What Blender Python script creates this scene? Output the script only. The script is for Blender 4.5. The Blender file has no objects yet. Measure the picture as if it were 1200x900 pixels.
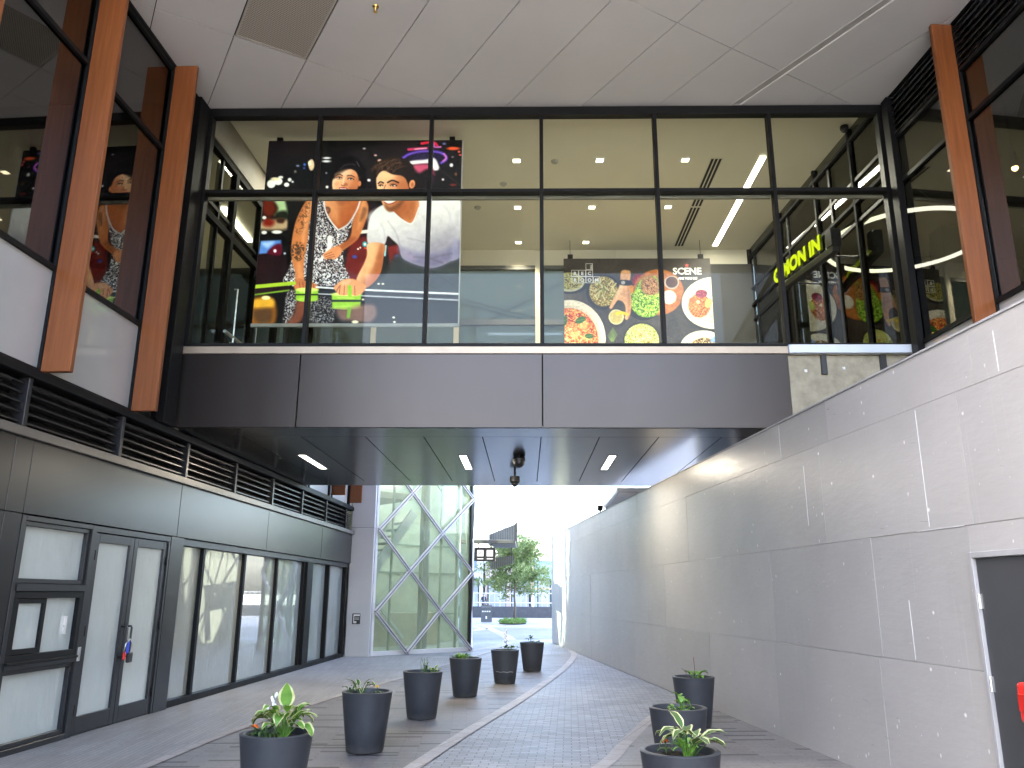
import bpy, bmesh, math, random
import numpy as np
from mathutils import Vector, Matrix
random.seed(7)
S = bpy.context.scene
COL = S.collection
R = math.radians

# ------------------------------------------------------------------ camera, sky, sun, exposure
EYE = Vector((0.0, 0.0, 1.65))
PITCH, ROLL, YAW = 0.25777, 0.00536, -0.01863
fw = Vector((math.sin(YAW)*math.cos(PITCH), math.cos(YAW)*math.cos(PITCH), math.sin(PITCH)))
rt = Vector((math.cos(YAW), -math.sin(YAW), 0.0))
up = rt.cross(fw)
rt2 = rt*math.cos(ROLL) + up*math.sin(ROLL)
up2 = up*math.cos(ROLL) - rt*math.sin(ROLL)
cd = bpy.data.cameras.new('camera')
cam = bpy.data.objects.new('camera', cd)
COL.objects.link(cam)
M3 = Matrix((rt2, up2, -fw)).transposed()
cam.matrix_world = Matrix.Translation(EYE) @ M3.to_4x4()
cd.sensor_width = 36.0
cd.lens = 936.6/1200*36.0
cd.clip_end = 3000
cd.clip_start = 0.05
S.camera = cam

TO_SUN = Vector((-0.95, -0.22, 0.92)).normalized()
W = bpy.data.worlds.new('World')
S.world = W
W.use_nodes = True
wn = W.node_tree
wn.nodes.clear()
sky = wn.nodes.new('ShaderNodeTexSky')
sky.sky_type = 'NISHITA'
sky.sun_disc = False
sky.sun_elevation = math.asin(TO_SUN.z)
sky.sun_rotation = math.atan2(TO_SUN.x, TO_SUN.y)
sky.air_density = 1.0
sky.dust_density = 5.0
sky.ozone_density = 1.0
wbg = wn.nodes.new('ShaderNodeBackground')
wbg.inputs['Strength'].default_value = 0.15
wo = wn.nodes.new('ShaderNodeOutputWorld')
wn.links.new(sky.outputs[0], wbg.inputs[0])
wn.links.new(wbg.outputs[0], wo.inputs[0])

sl = bpy.data.lights.new('sun', 'SUN')
sl.energy = 3.6
sl.angle = R(0.53)
sl.color = (1.0, 0.94, 0.86)
sun = bpy.data.objects.new('sun', sl)
COL.objects.link(sun)
sun.location = (-20, -15, 40)
sun.rotation_euler = TO_SUN.to_track_quat('Z', 'Y').to_euler()

S.view_settings.view_transform = 'Standard'
S.view_settings.look = 'None'
S.view_settings.exposure = 4.25
S.view_settings.gamma = 1.0
S.view_settings.use_curve_mapping = False
S.cycles.max_bounces = 10
S.cycles.diffuse_bounces = 5
S.cycles.glossy_bounces = 5
S.cycles.transparent_max_bounces = 40
S.cycles.caustics_reflective = False
S.cycles.caustics_refractive = False
S.cycles.sample_clamp_indirect = 6.0

# ------------------------------------------------------------------ materials
def lin(r, g, b):
    def f(c):
        c /= 255.0
        return c/12.92 if c <= 0.04045 else ((c+0.055)/1.055)**2.4
    return (f(r), f(g), f(b))

def nodes_of(name):
    m = bpy.data.materials.new(name)
    m.use_nodes = True
    nt = m.node_tree
    b = nt.nodes['Principled BSDF']
    return m, nt, b

def mth(nt, op, a, b=None, c=None):
    n = nt.nodes.new('ShaderNodeMath'); n.operation = op
    for i, v in enumerate((a, b, c)):
        if v is None: continue
        if isinstance(v, (int, float)): n.inputs[i].default_value = v
        else: nt.links.new(v, n.inputs[i])
    return n.outputs[0]

def coords(nt, scale=(1, 1, 1), rot=(0, 0, 0)):
    tc = nt.nodes.new('ShaderNodeTexCoord')
    mp = nt.nodes.new('ShaderNodeMapping')
    mp.inputs['Scale'].default_value = scale
    mp.inputs['Rotation'].default_value = rot
    nt.links.new(tc.outputs['Object'], mp.inputs[0])
    return mp.outputs[0]

def noise(nt, vec, scale, detail=4, rough=0.55):
    n = nt.nodes.new('ShaderNodeTexNoise')
    n.inputs['Scale'].default_value = scale
    n.inputs['Detail'].default_value = detail
    n.inputs['Roughness'].default_value = rough
    nt.links.new(vec, n.inputs['Vector'])
    return n.outputs['Fac']

def ramp(nt, fac, stops):
    n = nt.nodes.new('ShaderNodeValToRGB')
    e = n.color_ramp.elements
    while len(e) < len(stops): e.new(0.5)
    for el, (p, c) in zip(e, stops):
        el.position = p; el.color = (*c, 1) if len(c) == 3 else c
    nt.links.new(fac, n.inputs[0])
    return n.outputs[0]

def mixc(nt, fac, a, b, mode='MIX'):
    n = nt.nodes.new('ShaderNodeMix'); n.data_type = 'RGBA'; n.blend_type = mode
    for sock, v in ((n.inputs[0], fac), (n.inputs[6], a), (n.inputs[7], b)):
        if isinstance(v, (int, float)): sock.default_value = v
        elif isinstance(v, tuple): sock.default_value = (*v, 1) if len(v) == 3 else v
        else: nt.links.new(v, sock)
    return n.outputs[2]

def bump(nt, b, h, strength=0.2, dist=0.01, sock='Normal'):
    n = nt.nodes.new('ShaderNodeBump')
    n.inputs['Strength'].default_value = strength
    n.inputs['Distance'].default_value = dist
    nt.links.new(h, n.inputs['Height'])
    nt.links.new(n.outputs[0], b.inputs[sock])

def mat(name, col, rough=0.5, metal=0.0, vary=0.10, scale=3.0, rvary=0.08, coat=0.0, crough=0.05,
        bumps=None, spec=0.5, stretch=(1, 1, 1)):
    m, nt, b = nodes_of(name)
    v = coords(nt, stretch)
    f = noise(nt, v, scale, 6, 0.6)
    lo = tuple(c*(1-vary) for c in col); hi = tuple(min(1, c*(1+vary)) for c in col)
    nt.links.new(ramp(nt, f, [(0.3, lo), (0.7, hi)]), b.inputs['Base Color'])
    f2 = noise(nt, v, scale*2.3, 5, 0.6)
    nt.links.new(mth(nt, 'MULTIPLY_ADD', f2, rvary*2, rough-rvary), b.inputs['Roughness'])
    b.inputs['Metallic'].default_value = metal
    b.inputs['Specular IOR Level'].default_value = spec
    b.inputs['Coat Weight'].default_value = coat
    b.inputs['Coat Roughness'].default_value = crough
    if bumps:
        bump(nt, b, noise(nt, v, bumps[0], 4), bumps[1], bumps[2])
    return m

def emit(name, col, strength):
    m = bpy.data.materials.new(name); m.use_nodes = True
    nt = m.node_tree; nt.nodes.clear()
    e = nt.nodes.new('ShaderNodeEmission')
    e.inputs[0].default_value = (*col, 1); e.inputs[1].default_value = strength
    o = nt.nodes.new('ShaderNodeOutputMaterial')
    nt.links.new(e.outputs[0], o.inputs[0])
    return m

def glass(name, tint=(0.9, 0.93, 0.9), f0=0.045, rough=0.0, film=None, filmw=0.0, trans=False):
    """Architectural pane: clear tinted transmission plus a two-sided Fresnel mirror."""
    m = bpy.data.materials.new(name); m.use_nodes = True
    nt = m.node_tree; nt.nodes.clear()
    g = nt.nodes.new('ShaderNodeNewGeometry')
    d = nt.nodes.new('ShaderNodeVectorMath'); d.operation = 'DOT_PRODUCT'
    nt.links.new(g.outputs['Incoming'], d.inputs[0]); nt.links.new(g.outputs['Normal'], d.inputs[1])
    c = mth(nt, 'ABSOLUTE', d.outputs['Value'])
    p = mth(nt, 'POWER', mth(nt, 'SUBTRACT', 1.0, c), 5.0)
    F = mth(nt, 'MULTIPLY_ADD', p, 1-f0, f0)
    tr = nt.nodes.new('ShaderNodeBsdfTransparent'); tr.inputs[0].default_value = (*tint, 1)
    gl = nt.nodes.new('ShaderNodeBsdfGlossy'); gl.inputs['Roughness'].default_value = rough
    base = tr.outputs[0]
    if film:
        df = nt.nodes.new('ShaderNodeBsdfTranslucent' if trans else 'ShaderNodeBsdfDiffuse'); df.inputs[0].default_value = (*film, 1)
        mx0 = nt.nodes.new('ShaderNodeMixShader'); mx0.inputs[0].default_value = filmw
        nt.links.new(base, mx0.inputs[1]); nt.links.new(df.outputs[0], mx0.inputs[2]); base = mx0.outputs[0]
    mx = nt.nodes.new('ShaderNodeMixShader')
    nt.links.new(F, mx.inputs[0]); nt.links.new(base, mx.inputs[1]); nt.links.new(gl.outputs[0], mx.inputs[2])
    o = nt.nodes.new('ShaderNodeOutputMaterial'); nt.links.new(mx.outputs[0], o.inputs[0])
    return m

def wood():
    m, nt, b = nodes_of('timber veneer')
    v = coords(nt, (14, 14, 0.7))
    f = noise(nt, v, 1.6, 8, 0.65)
    v2 = coords(nt, (60, 60, 1.2))
    f2 = noise(nt, v2, 1.0, 3)
    k = mth(nt, 'MULTIPLY_ADD', f2, 0.35, mth(nt, 'MULTIPLY', f, 0.75))
    nt.links.new(ramp(nt, k, [(0.3, (0.125, 0.038, 0.011)), (0.55, (0.18, 0.058, 0.018)), (0.8, (0.24, 0.083, 0.028))]), b.inputs['Base Color'])
    b.inputs['Roughness'].default_value = 0.38
    b.inputs['Coat Weight'].default_value = 0.10
    b.inputs['Coat Roughness'].default_value = 0.25
    b.inputs['Specular IOR Level'].default_value = 0.3
    return m

def brick(name, c1, c2, mortar, bw, bh, offs=0.5, rot=0.0, squash=1.0, rough=0.6, msize=0.012, blot=0.25, bstr=0.5, bias=0.0, dash=False):
    m, nt, b = nodes_of(name)
    v = coords(nt, (1, 1, 1), (0, 0, rot))
    n = nt.nodes.new('ShaderNodeTexBrick')
    n.offset = offs
    n.inputs['Color1'].default_value = (*c1, 1); n.inputs['Color2'].default_value = (*c2, 1)
    n.inputs['Mortar'].default_value = (*mortar, 1)
    n.inputs['Scale'].default_value = 1.0; n.inputs['Bias'].default_value = bias
    n.inputs['Brick Width'].default_value = bw; n.inputs['Row Height'].default_value = bh
    n.inputs['Mortar Size'].default_value = msize; n.inputs['Mortar Smooth'].default_value = 0.3
    nt.links.new(v, n.inputs['Vector'])
    f = noise(nt, v, 0.9, 6, 0.65)
    g = noise(nt, v, 38, 4, 0.7)
    face = n.outputs['Color']
    if dash:
        n.inputs['Color1'].default_value = (0, 0, 0, 1); n.inputs['Color2'].default_value = (1, 1, 1, 1); n.inputs['Mortar'].default_value = (0.4, 0.4, 0.4, 1)
        lo = tuple(x*0.86 for x in c1)
        face = ramp(nt, n.outputs['Color'], [(0.0, lo), (0.89, c1), (0.92, c2)])
        face = mixc(nt, n.outputs['Fac'], face, mortar)
    col = mixc(nt, 1.0, face, ramp(nt, f, [(0.25, (1-blot,)*3), (0.75, (1+blot*0.5,)*3)]), 'MULTIPLY')
    col = mixc(nt, 1.0, col, ramp(nt, g, [(0.3, (0.78,)*3), (0.7, (1.15,)*3)]), 'MULTIPLY')
    st = noise(nt, v, 0.32, 7, 0.7)
    col = mixc(nt, 1.0, col, ramp(nt, st, [(0.36, (0.74, 0.72, 0.70)), (0.52, (1.0,)*3), (0.70, (1.06,)*3)]), 'MULTIPLY')
    vg = nt.nodes.new('ShaderNodeTexVoronoi'); vg.inputs['Scale'].default_value = 1.7
    nt.links.new(v, vg.inputs['Vector'])
    col = mixc(nt, 1.0, col, ramp(nt, vg.outputs['Distance'], [(0.025, (0.55,)*3), (0.045, (1.0,)*3)]), 'MULTIPLY')
    nt.links.new(col, b.inputs['Base Color'])
    nt.links.new(mth(nt, 'MULTIPLY_ADD', f, 0.25, rough-0.125), b.inputs['Roughness'])
    h = mth(nt, 'MULTIPLY_ADD', g, 0.25, mth(nt, 'SUBTRACT', 1.0, n.outputs['Fac']))
    bump(nt, b, h, bstr, 0.004)
    return m

def hoarding_mat():
    m, nt, b = nodes_of('painted plywood sheet')
    v = coords(nt)
    f = noise(nt, v, 0.55, 5, 0.6)
    gr = noise(nt, coords(nt, (1.0, 1.0, 9.0)), 3.0, 6, 0.7)
    # small pale filler dabs over the fixings, in loose rows
    vo = nt.nodes.new('ShaderNodeTexVoronoi'); vo.inputs['Scale'].default_value = 3.4
    vo.inputs['Randomness'].default_value = 0.85
    nt.links.new(v, vo.inputs['Vector'])
    dab = ramp(nt, vo.outputs['Distance'], [(0.035, (1, 1, 1)), (0.07, (0, 0, 0))])
    msk = ramp(nt, noise(nt, v, 1.1, 2), [(0.38, (0, 0, 0)), (0.50, (1, 1, 1))])
    dab = mixc(nt, 1.0, dab, msk, 'MULTIPLY')
    vo2 = nt.nodes.new('ShaderNodeTexVoronoi'); vo2.inputs['Scale'].default_value = 11.0
    nt.links.new(v, vo2.inputs['Vector'])
    sp = ramp(nt, vo2.outputs['Distance'], [(0.05, (0.7, 0.7, 0.7)), (0.09, (0, 0, 0))])
    sp = mixc(nt, 1.0, sp, ramp(nt, noise(nt, v, 2.3, 2), [(0.48, (0, 0, 0)), (0.58, (1, 1, 1))]), 'MULTIPLY')
    dab = mixc(nt, 1.0, dab, sp, 'ADD')
    # dabs over the screws, in columns along the studs
    sx = nt.nodes.new('ShaderNodeSeparateXYZ'); nt.links.new(v, sx.inputs[0])
    fr_ = mth(nt, 'ABSOLUTE', mth(nt, 'SUBTRACT', mth(nt, 'FRACT', mth(nt, 'DIVIDE', sx.outputs['Y'], 0.61)), 0.5))
    col_m = ramp(nt, fr_, [(0.055, (1, 1, 1)), (0.075, (0, 0, 0))])
    vo3 = nt.nodes.new('ShaderNodeTexVoronoi'); vo3.inputs['Scale'].default_value = 7.0
    nt.links.new(coords(nt, (1, 1.6, 1)), vo3.inputs['Vector'])
    sd_ = ramp(nt, vo3.outputs['Distance'], [(0.09, (0.85, 0.85, 0.85)), (0.15, (0, 0, 0))])
    sd_ = mixc(nt, 1.0, sd_, col_m, 'MULTIPLY')
    sd_ = mixc(nt, 1.0, sd_, ramp(nt, noise(nt, v, 1.9, 3), [(0.42, (0, 0, 0)), (0.56, (1, 1, 1))]), 'MULTIPLY')
    dab = mixc(nt, 1.0, dab, sd_, 'ADD')
    # vertical drips of paint and handling scuffs
    st = ramp(nt, noise(nt, coords(nt, (26, 26, 0.5)), 1.0, 4, 0.7), [(0.60, (0, 0, 0)), (0.78, (0.20, 0.20, 0.20))])
    col = ramp(nt, f, [(0.25, (0.305, 0.293, 0.283)), (0.5, (0.35, 0.338, 0.327)), (0.75, (0.39, 0.377, 0.366))])
    gi = nt.nodes.new('ShaderNodeNewGeometry')
    col = mixc(nt, 1.0, col, ramp(nt, gi.outputs['Random Per Island'], [(0, (0.90,)*3), (1, (1.05, 1.04, 1.04))]), 'MULTIPLY')
    col = mixc(nt, dab, col, (0.70, 0.69, 0.68))
    col = mixc(nt, st, col, (0.60, 0.59, 0.57))
    nt.links.new(col, b.inputs['Base Color'])
    nt.links.new(mth(nt, 'MULTIPLY_ADD', gr, 0.30, 0.18), b.inputs['Roughness'])
    b.inputs['Specular IOR Level'].default_value = 0.6
    sw = noise(nt, coords(nt, (1.3, 1.3, 4.0)), 4.0, 5, 0.6)
    h = mth(nt, 'MULTIPLY_ADD', sw, 1.0, mth(nt, 'MULTIPLY', dab, 0.25))
    bump(nt, b, h, 0.20, 0.012)
    return m

def vcol_mat(name, rough=0.45, gain=1.0):
    m, nt, b = nodes_of(name)
    a = nt.nodes.new('ShaderNodeAttribute'); a.attribute_name = 'print'
    nt.links.new(a.outputs['Color'], b.inputs['Base Color'])
    nt.links.new(a.outputs['Color'], b.inputs['Emission Color']); b.inputs['Emission Strength'].default_value = gain  # printed colours also emit, a glow added to brighten the print
    b.inputs['Roughness'].default_value = rough
    b.inputs['Specular IOR Level'].default_value = 0.2
    return m

def leaf_mat(name, c1, c2, trans=0.25):
    m, nt, b = nodes_of(name)
    v = coords(nt)
    f = noise(nt, v, 14, 4)
    nt.links.new(ramp(nt, f, [(0.3, c1), (0.7, c2)]), b.inputs['Base Color'])
    b.inputs['Roughness'].default_value = 0.5
    tl = nt.nodes.new('ShaderNodeBsdfTranslucent')
    nt.links.new(ramp(nt, f, [(0.3, c1), (0.7, c2)]), tl.inputs[0])
    mx = nt.nodes.new('ShaderNodeMixShader'); mx.inputs[0].default_value = trans
    o = nt.nodes['Material Output']
    nt.links.new(b.outputs[0], mx.inputs[1]); nt.links.new(tl.outputs[0], mx.inputs[2])
    nt.links.new(mx.outputs[0], o.inputs[0])
    return m

M = {}
M['wood'] = wood()
M['frame'] = mat('black anodised frame', (0.007, 0.007, 0.0075), 0.5, 0.0, 0.15, 5, 0.08, spec=0.15)
M['frame_matte'] = mat('matt black inner frame', (0.010, 0.010, 0.010), 0.7, 0.0, 0.15, 5, 0.08, spec=0.08)
M['frame_grey'] = mat('charcoal window frame', (0.018, 0.0185, 0.021), 0.36, 0.2, 0.12, 5, 0.08)
M['panel'] = mat('satin charcoal panel', (0.047, 0.047, 0.049), 0.28, 0.75, 0.06, 0.8, 0.012)
M['louvre'] = mat('dark louvre blade', (0.022, 0.021, 0.020), 0.34, 0.4, 0.15, 4)
M['void'] = mat('black void backing', (0.008, 0.008, 0.008), 0.9)
M['bronze'] = mat('bronze grey cladding', (0.050, 0.041, 0.037), 0.30, 0.8, 0.06, 0.7, 0.02, stretch=(1, 1, 0.5), bumps=(1.1, 0.12, 0.02))
M['tan'] = mat('tan metal sill', (0.36, 0.29, 0.22), 0.42, 0.5, 0.08, 2)
M['soffit'] = mat('dark bronze soffit panel', (0.075, 0.071, 0.069), 0.2, 0.85, 0.06, 1.0, 0.02, bumps=(1.0, 0.10, 0.02))
M['ceil'] = mat('grey ceiling panel', (0.50, 0.485, 0.47), 0.5, 0.0, 0.04, 0.7, 0.06)
M['ceil_in'] = mat('cream interior ceiling', (0.66, 0.62, 0.50), 0.7, 0.0, 0.03, 1.0)
M['cream'] = mat('cream interior wall', (0.60, 0.56, 0.46), 0.7, 0.0, 0.04, 1.0)
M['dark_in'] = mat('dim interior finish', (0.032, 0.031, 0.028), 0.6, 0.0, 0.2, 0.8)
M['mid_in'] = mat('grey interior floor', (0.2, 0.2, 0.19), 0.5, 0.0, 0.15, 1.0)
M['concrete'] = mat('raw concrete', (0.27, 0.245, 0.185), 0.85, 0.0, 0.28, 5.0, 0.05, bumps=(30, 0.3, 0.01))
M['flash'] = mat('pale blue flashing', (0.55, 0.60, 0.68), 0.35, 0.2, 0.05, 4)
M['hoard'] = hoarding_mat()
M['door'] = mat('dark grey door paint', (0.045, 0.046, 0.050), 0.42, 0.0, 0.1, 2, 0.08)
M['steel'] = mat('brushed steel', (0.6, 0.6, 0.6), 0.3, 0.9, 0.08, 8)
M['white'] = mat('white coated metal', (0.62, 0.62, 0.63), 0.42, 0.0, 0.05, 2)
M['white_panel'] = mat('pale pillar panel', (0.50, 0.50, 0.515), 0.5, 0.0, 0.05, 1.2)
M['lattice'] = mat('pale silver lattice', (0.58, 0.56, 0.60), 0.35, 0.25, 0.06, 3)
M['black'] = mat('black plastic', (0.018, 0.018, 0.02), 0.35, 0.0, 0.2, 8)
M['red'] = mat('red moulded plastic', (0.62, 0.02, 0.015), 0.3, 0.0, 0.08, 4, coat=0.3)
M['blue'] = mat('blue plastic tag', (0.03, 0.07, 0.5), 0.35, 0.0, 0.1, 6)
M['pot'] = mat('charcoal moulded planter', (0.028, 0.030, 0.035), 0.5, 0.0, 0.18, 6, 0.08, bumps=(60, 0.12, 0.003))
def pot_mat():
    m, nt, b = nodes_of('charcoal moulded planter')
    v = coords(nt)
    f = noise(nt, v, 7, 6, 0.65)
    col = ramp(nt, f, [(0.3, (0.024, 0.026, 0.030)), (0.7, (0.034, 0.036, 0.041))])
    sc = ramp(nt, noise(nt, coords(nt, (3, 3, 40)), 1.6, 5, 0.7), [(0.66, (0, 0, 0)), (0.74, (0.5, 0.5, 0.5))])
    col = mixc(nt, sc, col, (0.11, 0.11, 0.115))
    sx = nt.nodes.new('ShaderNodeSeparateXYZ'); nt.links.new(v, sx.inputs[0])
    dz = mth(nt, 'MULTIPLY_ADD', noise(nt, v, 9, 4), 0.16, sx.outputs['Z'])
    col = mixc(nt, ramp(nt, dz, [(0.10, (0.55,)*3), (0.17, (0, 0, 0))]), col, (0.085, 0.078, 0.070))
    nt.links.new(col, b.inputs['Base Color'])
    nt.links.new(mth(nt, 'MULTIPLY_ADD', f, 0.25, 0.40), b.inputs['Roughness'])
    bump(nt, b, noise(nt, v, 60, 4), 0.12, 0.003)
    return m
M['pot'] = pot_mat()
M['soil'] = mat('dark potting soil', (0.022, 0.016, 0.011), 0.95, 0.0, 0.5, 30, 0.02, bumps=(60, 1.0, 0.03))
M['bark'] = mat('grey bark', (0.16, 0.13, 0.10), 0.9, 0.0, 0.3, 20, bumps=(40, 0.6, 0.02))
M['leaf'] = leaf_mat('fresh green leaf', (0.08, 0.20, 0.025), (0.17, 0.33, 0.05))
M['leaf_dark'] = leaf_mat('deep green leaf', (0.035, 0.085, 0.02), (0.07, 0.14, 0.035))
M['leaf_edge'] = leaf_mat('cream leaf margin', (0.50, 0.52, 0.22), (0.62, 0.60, 0.34))
M['tree_leaf'] = leaf_mat('street tree leaf', (0.13, 0.20, 0.055), (0.24, 0.31, 0.11), 0.45)
M['tree_leaf_b'] = leaf_mat('paler street tree leaf', (0.20, 0.26, 0.09), (0.32, 0.37, 0.17), 0.45)
M['orange'] = mat('orange petal', (0.75, 0.16, 0.015), 0.6, 0.0, 0.2, 20)
M['yellow'] = mat('yellow petal', (0.75, 0.45, 0.03), 0.6, 0.0, 0.2, 20)
M['petal'] = mat('white petal', (0.75, 0.73, 0.78), 0.6, 0.0, 0.1, 20)
M['glass'] = glass('clear bridge glazing', (0.92, 0.94, 0.90), 0.011)
M['glass_dark'] = glass('grey tinted glazing', (0.40, 0.41, 0.40), 0.17)
M['glass_green'] = glass('green tinted glazing', (0.91, 0.95, 0.90), 0.05, film=(0.62, 0.68, 0.46), filmw=0.12)
M['glass_lobby'] = glass('dim lobby glazing', (0.42, 0.43, 0.40), 0.07)
M['frit'] = glass('obscured green rear glazing', (0.75, 0.80, 0.75), 0.04, film=(0.160, 0.148, 0.098), filmw=0.85, trans=True)
M['spandrel'] = mat('frosted grey spandrel glass', (0.36, 0.355, 0.345), 0.5, 0.0, 0.06, 1.0, coat=1.0, crough=0.02)
def papered(name, c, ior=1.9):
    m, nt, b = nodes_of(name)
    v = coords(nt, (1.0, 1.0, 0.6))
    f = noise(nt, v, 1.7, 5, 0.6)
    nt.links.new(ramp(nt, f, [(0.25, tuple(x*0.86 for x in c)), (0.75, tuple(x*1.08 for x in c))]), b.inputs['Base Color'])
    b.inputs['Roughness'].default_value = 0.8
    b.inputs['Coat Weight'].default_value = 1.0
    b.inputs['Coat Roughness'].default_value = 0.012
    b.inputs['Coat IOR'].default_value = ior
    cr = noise(nt, coords(nt, (5, 5, 1.3)), 1.4, 5, 0.6)
    bump(nt, b, cr, 0.35, 0.05)
    return m
M['paper'] = papered('glazing papered over inside', (0.50, 0.545, 0.515))
M['paper_b'] = papered('glazing with pale inner film', (0.22, 0.24, 0.215), 2.4)
M['perf'] = mat('perforated beige grille', (0.30, 0.275, 0.235), 0.6, 0.0, 0.06, 3)
M['led'] = emit('lit led strip', (1.0, 0.93, 0.80), 1.0)
M['led_soft'] = emit('lit soffit lamp', (1.0, 0.90, 0.76), 0.7)
M['down'] = emit('lit downlight lens', (1.0, 0.80, 0.55), 0.45)
M['ring'] = emit('lit ring lamp', (1.0, 0.93, 0.78), 0.5)
M['neon'] = emit('lit yellow green letter face', (0.80, 0.95, 0.02), 0.06)
M['neon_side'] = mat('yellow green letter return', (0.10, 0.125, 0.004), 0.6)
M['sign_lit'] = emit('lit white sign face', (1, 1, 1), 0.09)
M['poster'] = vcol_mat('printed poster with added glow', .45, 0.03)  # self-glow added so the print reads brighter
M['poster_food'] = vcol_mat('printed poster of food', .45, 0.004)
M['text_white'] = mat('white printed ink', (0.80, 0.80, 0.78), 0.5, 0.0, 0.02, 3)
M['text_red'] = mat('red printed ink', (0.6, 0.05, 0.05), 0.5, 0.0, 0.02, 3)
M['ground'] = brick('pale plaza paving', (0.30, 0.31, 0.33), (0.35, 0.355, 0.37), (0.24, 0.24, 0.25), 0.6, 0.3, 0.5, 0.3, rough=0.7)
M['brick'] = brick('blue grey clay pavers', (0.17, 0.176, 0.192), (0.27, 0.276, 0.296), (0.07, 0.06, 0.065), 0.185, 0.092, 0.5, R(3), rough=0.56, msize=0.006)
M['brick_dark'] = brick('brown grey linear pavers', (0.20, 0.185, 0.178), (0.045, 0.042, 0.042), (0.10, 0.094, 0.09), 0.52, 0.075, 0.37, R(-4), rough=0.55, msize=0.005, dash=True)
M['walk'] = brick('dark linear walkway pavers', (0.225, 0.213, 0.207), (0.27, 0.258, 0.25), (0.15, 0.143, 0.135), 0.9, 0.06, 0.3, R(86), rough=0.55, msize=0.004, bstr=0.3)
M['band'] = brick('pale pink granite setts', (0.29, 0.26, 0.245), (0.36, 0.325, 0.305), (0.17, 0.155, 0.145), 0.30, 0.30, 0.0, R(20), rough=0.6, msize=0.006)
M['kerb_dark'] = mat('dark granite', (0.06, 0.06, 0.065), 0.6, 0.0, 0.2, 6)
M['plaza_dark'] = brick('grey plaza setts', (0.17, 0.175, 0.19), (0.21, 0.215, 0.23), (0.12, 0.12, 0.125), 0.3, 0.15, 0.5, R(12), rough=0.7)
M['skin'] = mat('skin', (0.45, 0.27, 0.19), 0.6)
M['cloth'] = mat('dark clothing', (0.03, 0.03, 0.04), 0.85)
M['hair'] = mat('dark hair', (0.015, 0.011, 0.009), 0.6)

# ------------------------------------------------------------------ mesh helpers
class Fr:
    """A local frame: a runs along the wall, b out of it, c up."""
    def __init__(s, o, ex, ey):
        s.o = Vector(o); s.ex = Vector(ex).normalized(); s.ey = Vector(ey).normalized(); s.ez = Vector((0, 0, 1))
    def p(s, a, b, c): return s.o + s.ex*a + s.ey*b + s.ez*c
WORLD = Fr((0, 0, 0), (1, 0, 0), (0, 1, 0))
LEFT = Fr((-5.72, 0, 0), (0.035, 1, 0), (1, -0.035, 0))
RIGHT = Fr((6.70, 0, 0), (-0.077, 1, 0), (-1, -0.077, 0))
HOARD = Fr((4.205, 0, 0), (-0.109, 1, 0), (-1, -0.109, 0))
_d = Vector((2.52, 2.30, 0)).normalized()
DIAG = Fr((-4.22, 23.0, 0), _d, (_d.y, -_d.x, 0))

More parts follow.
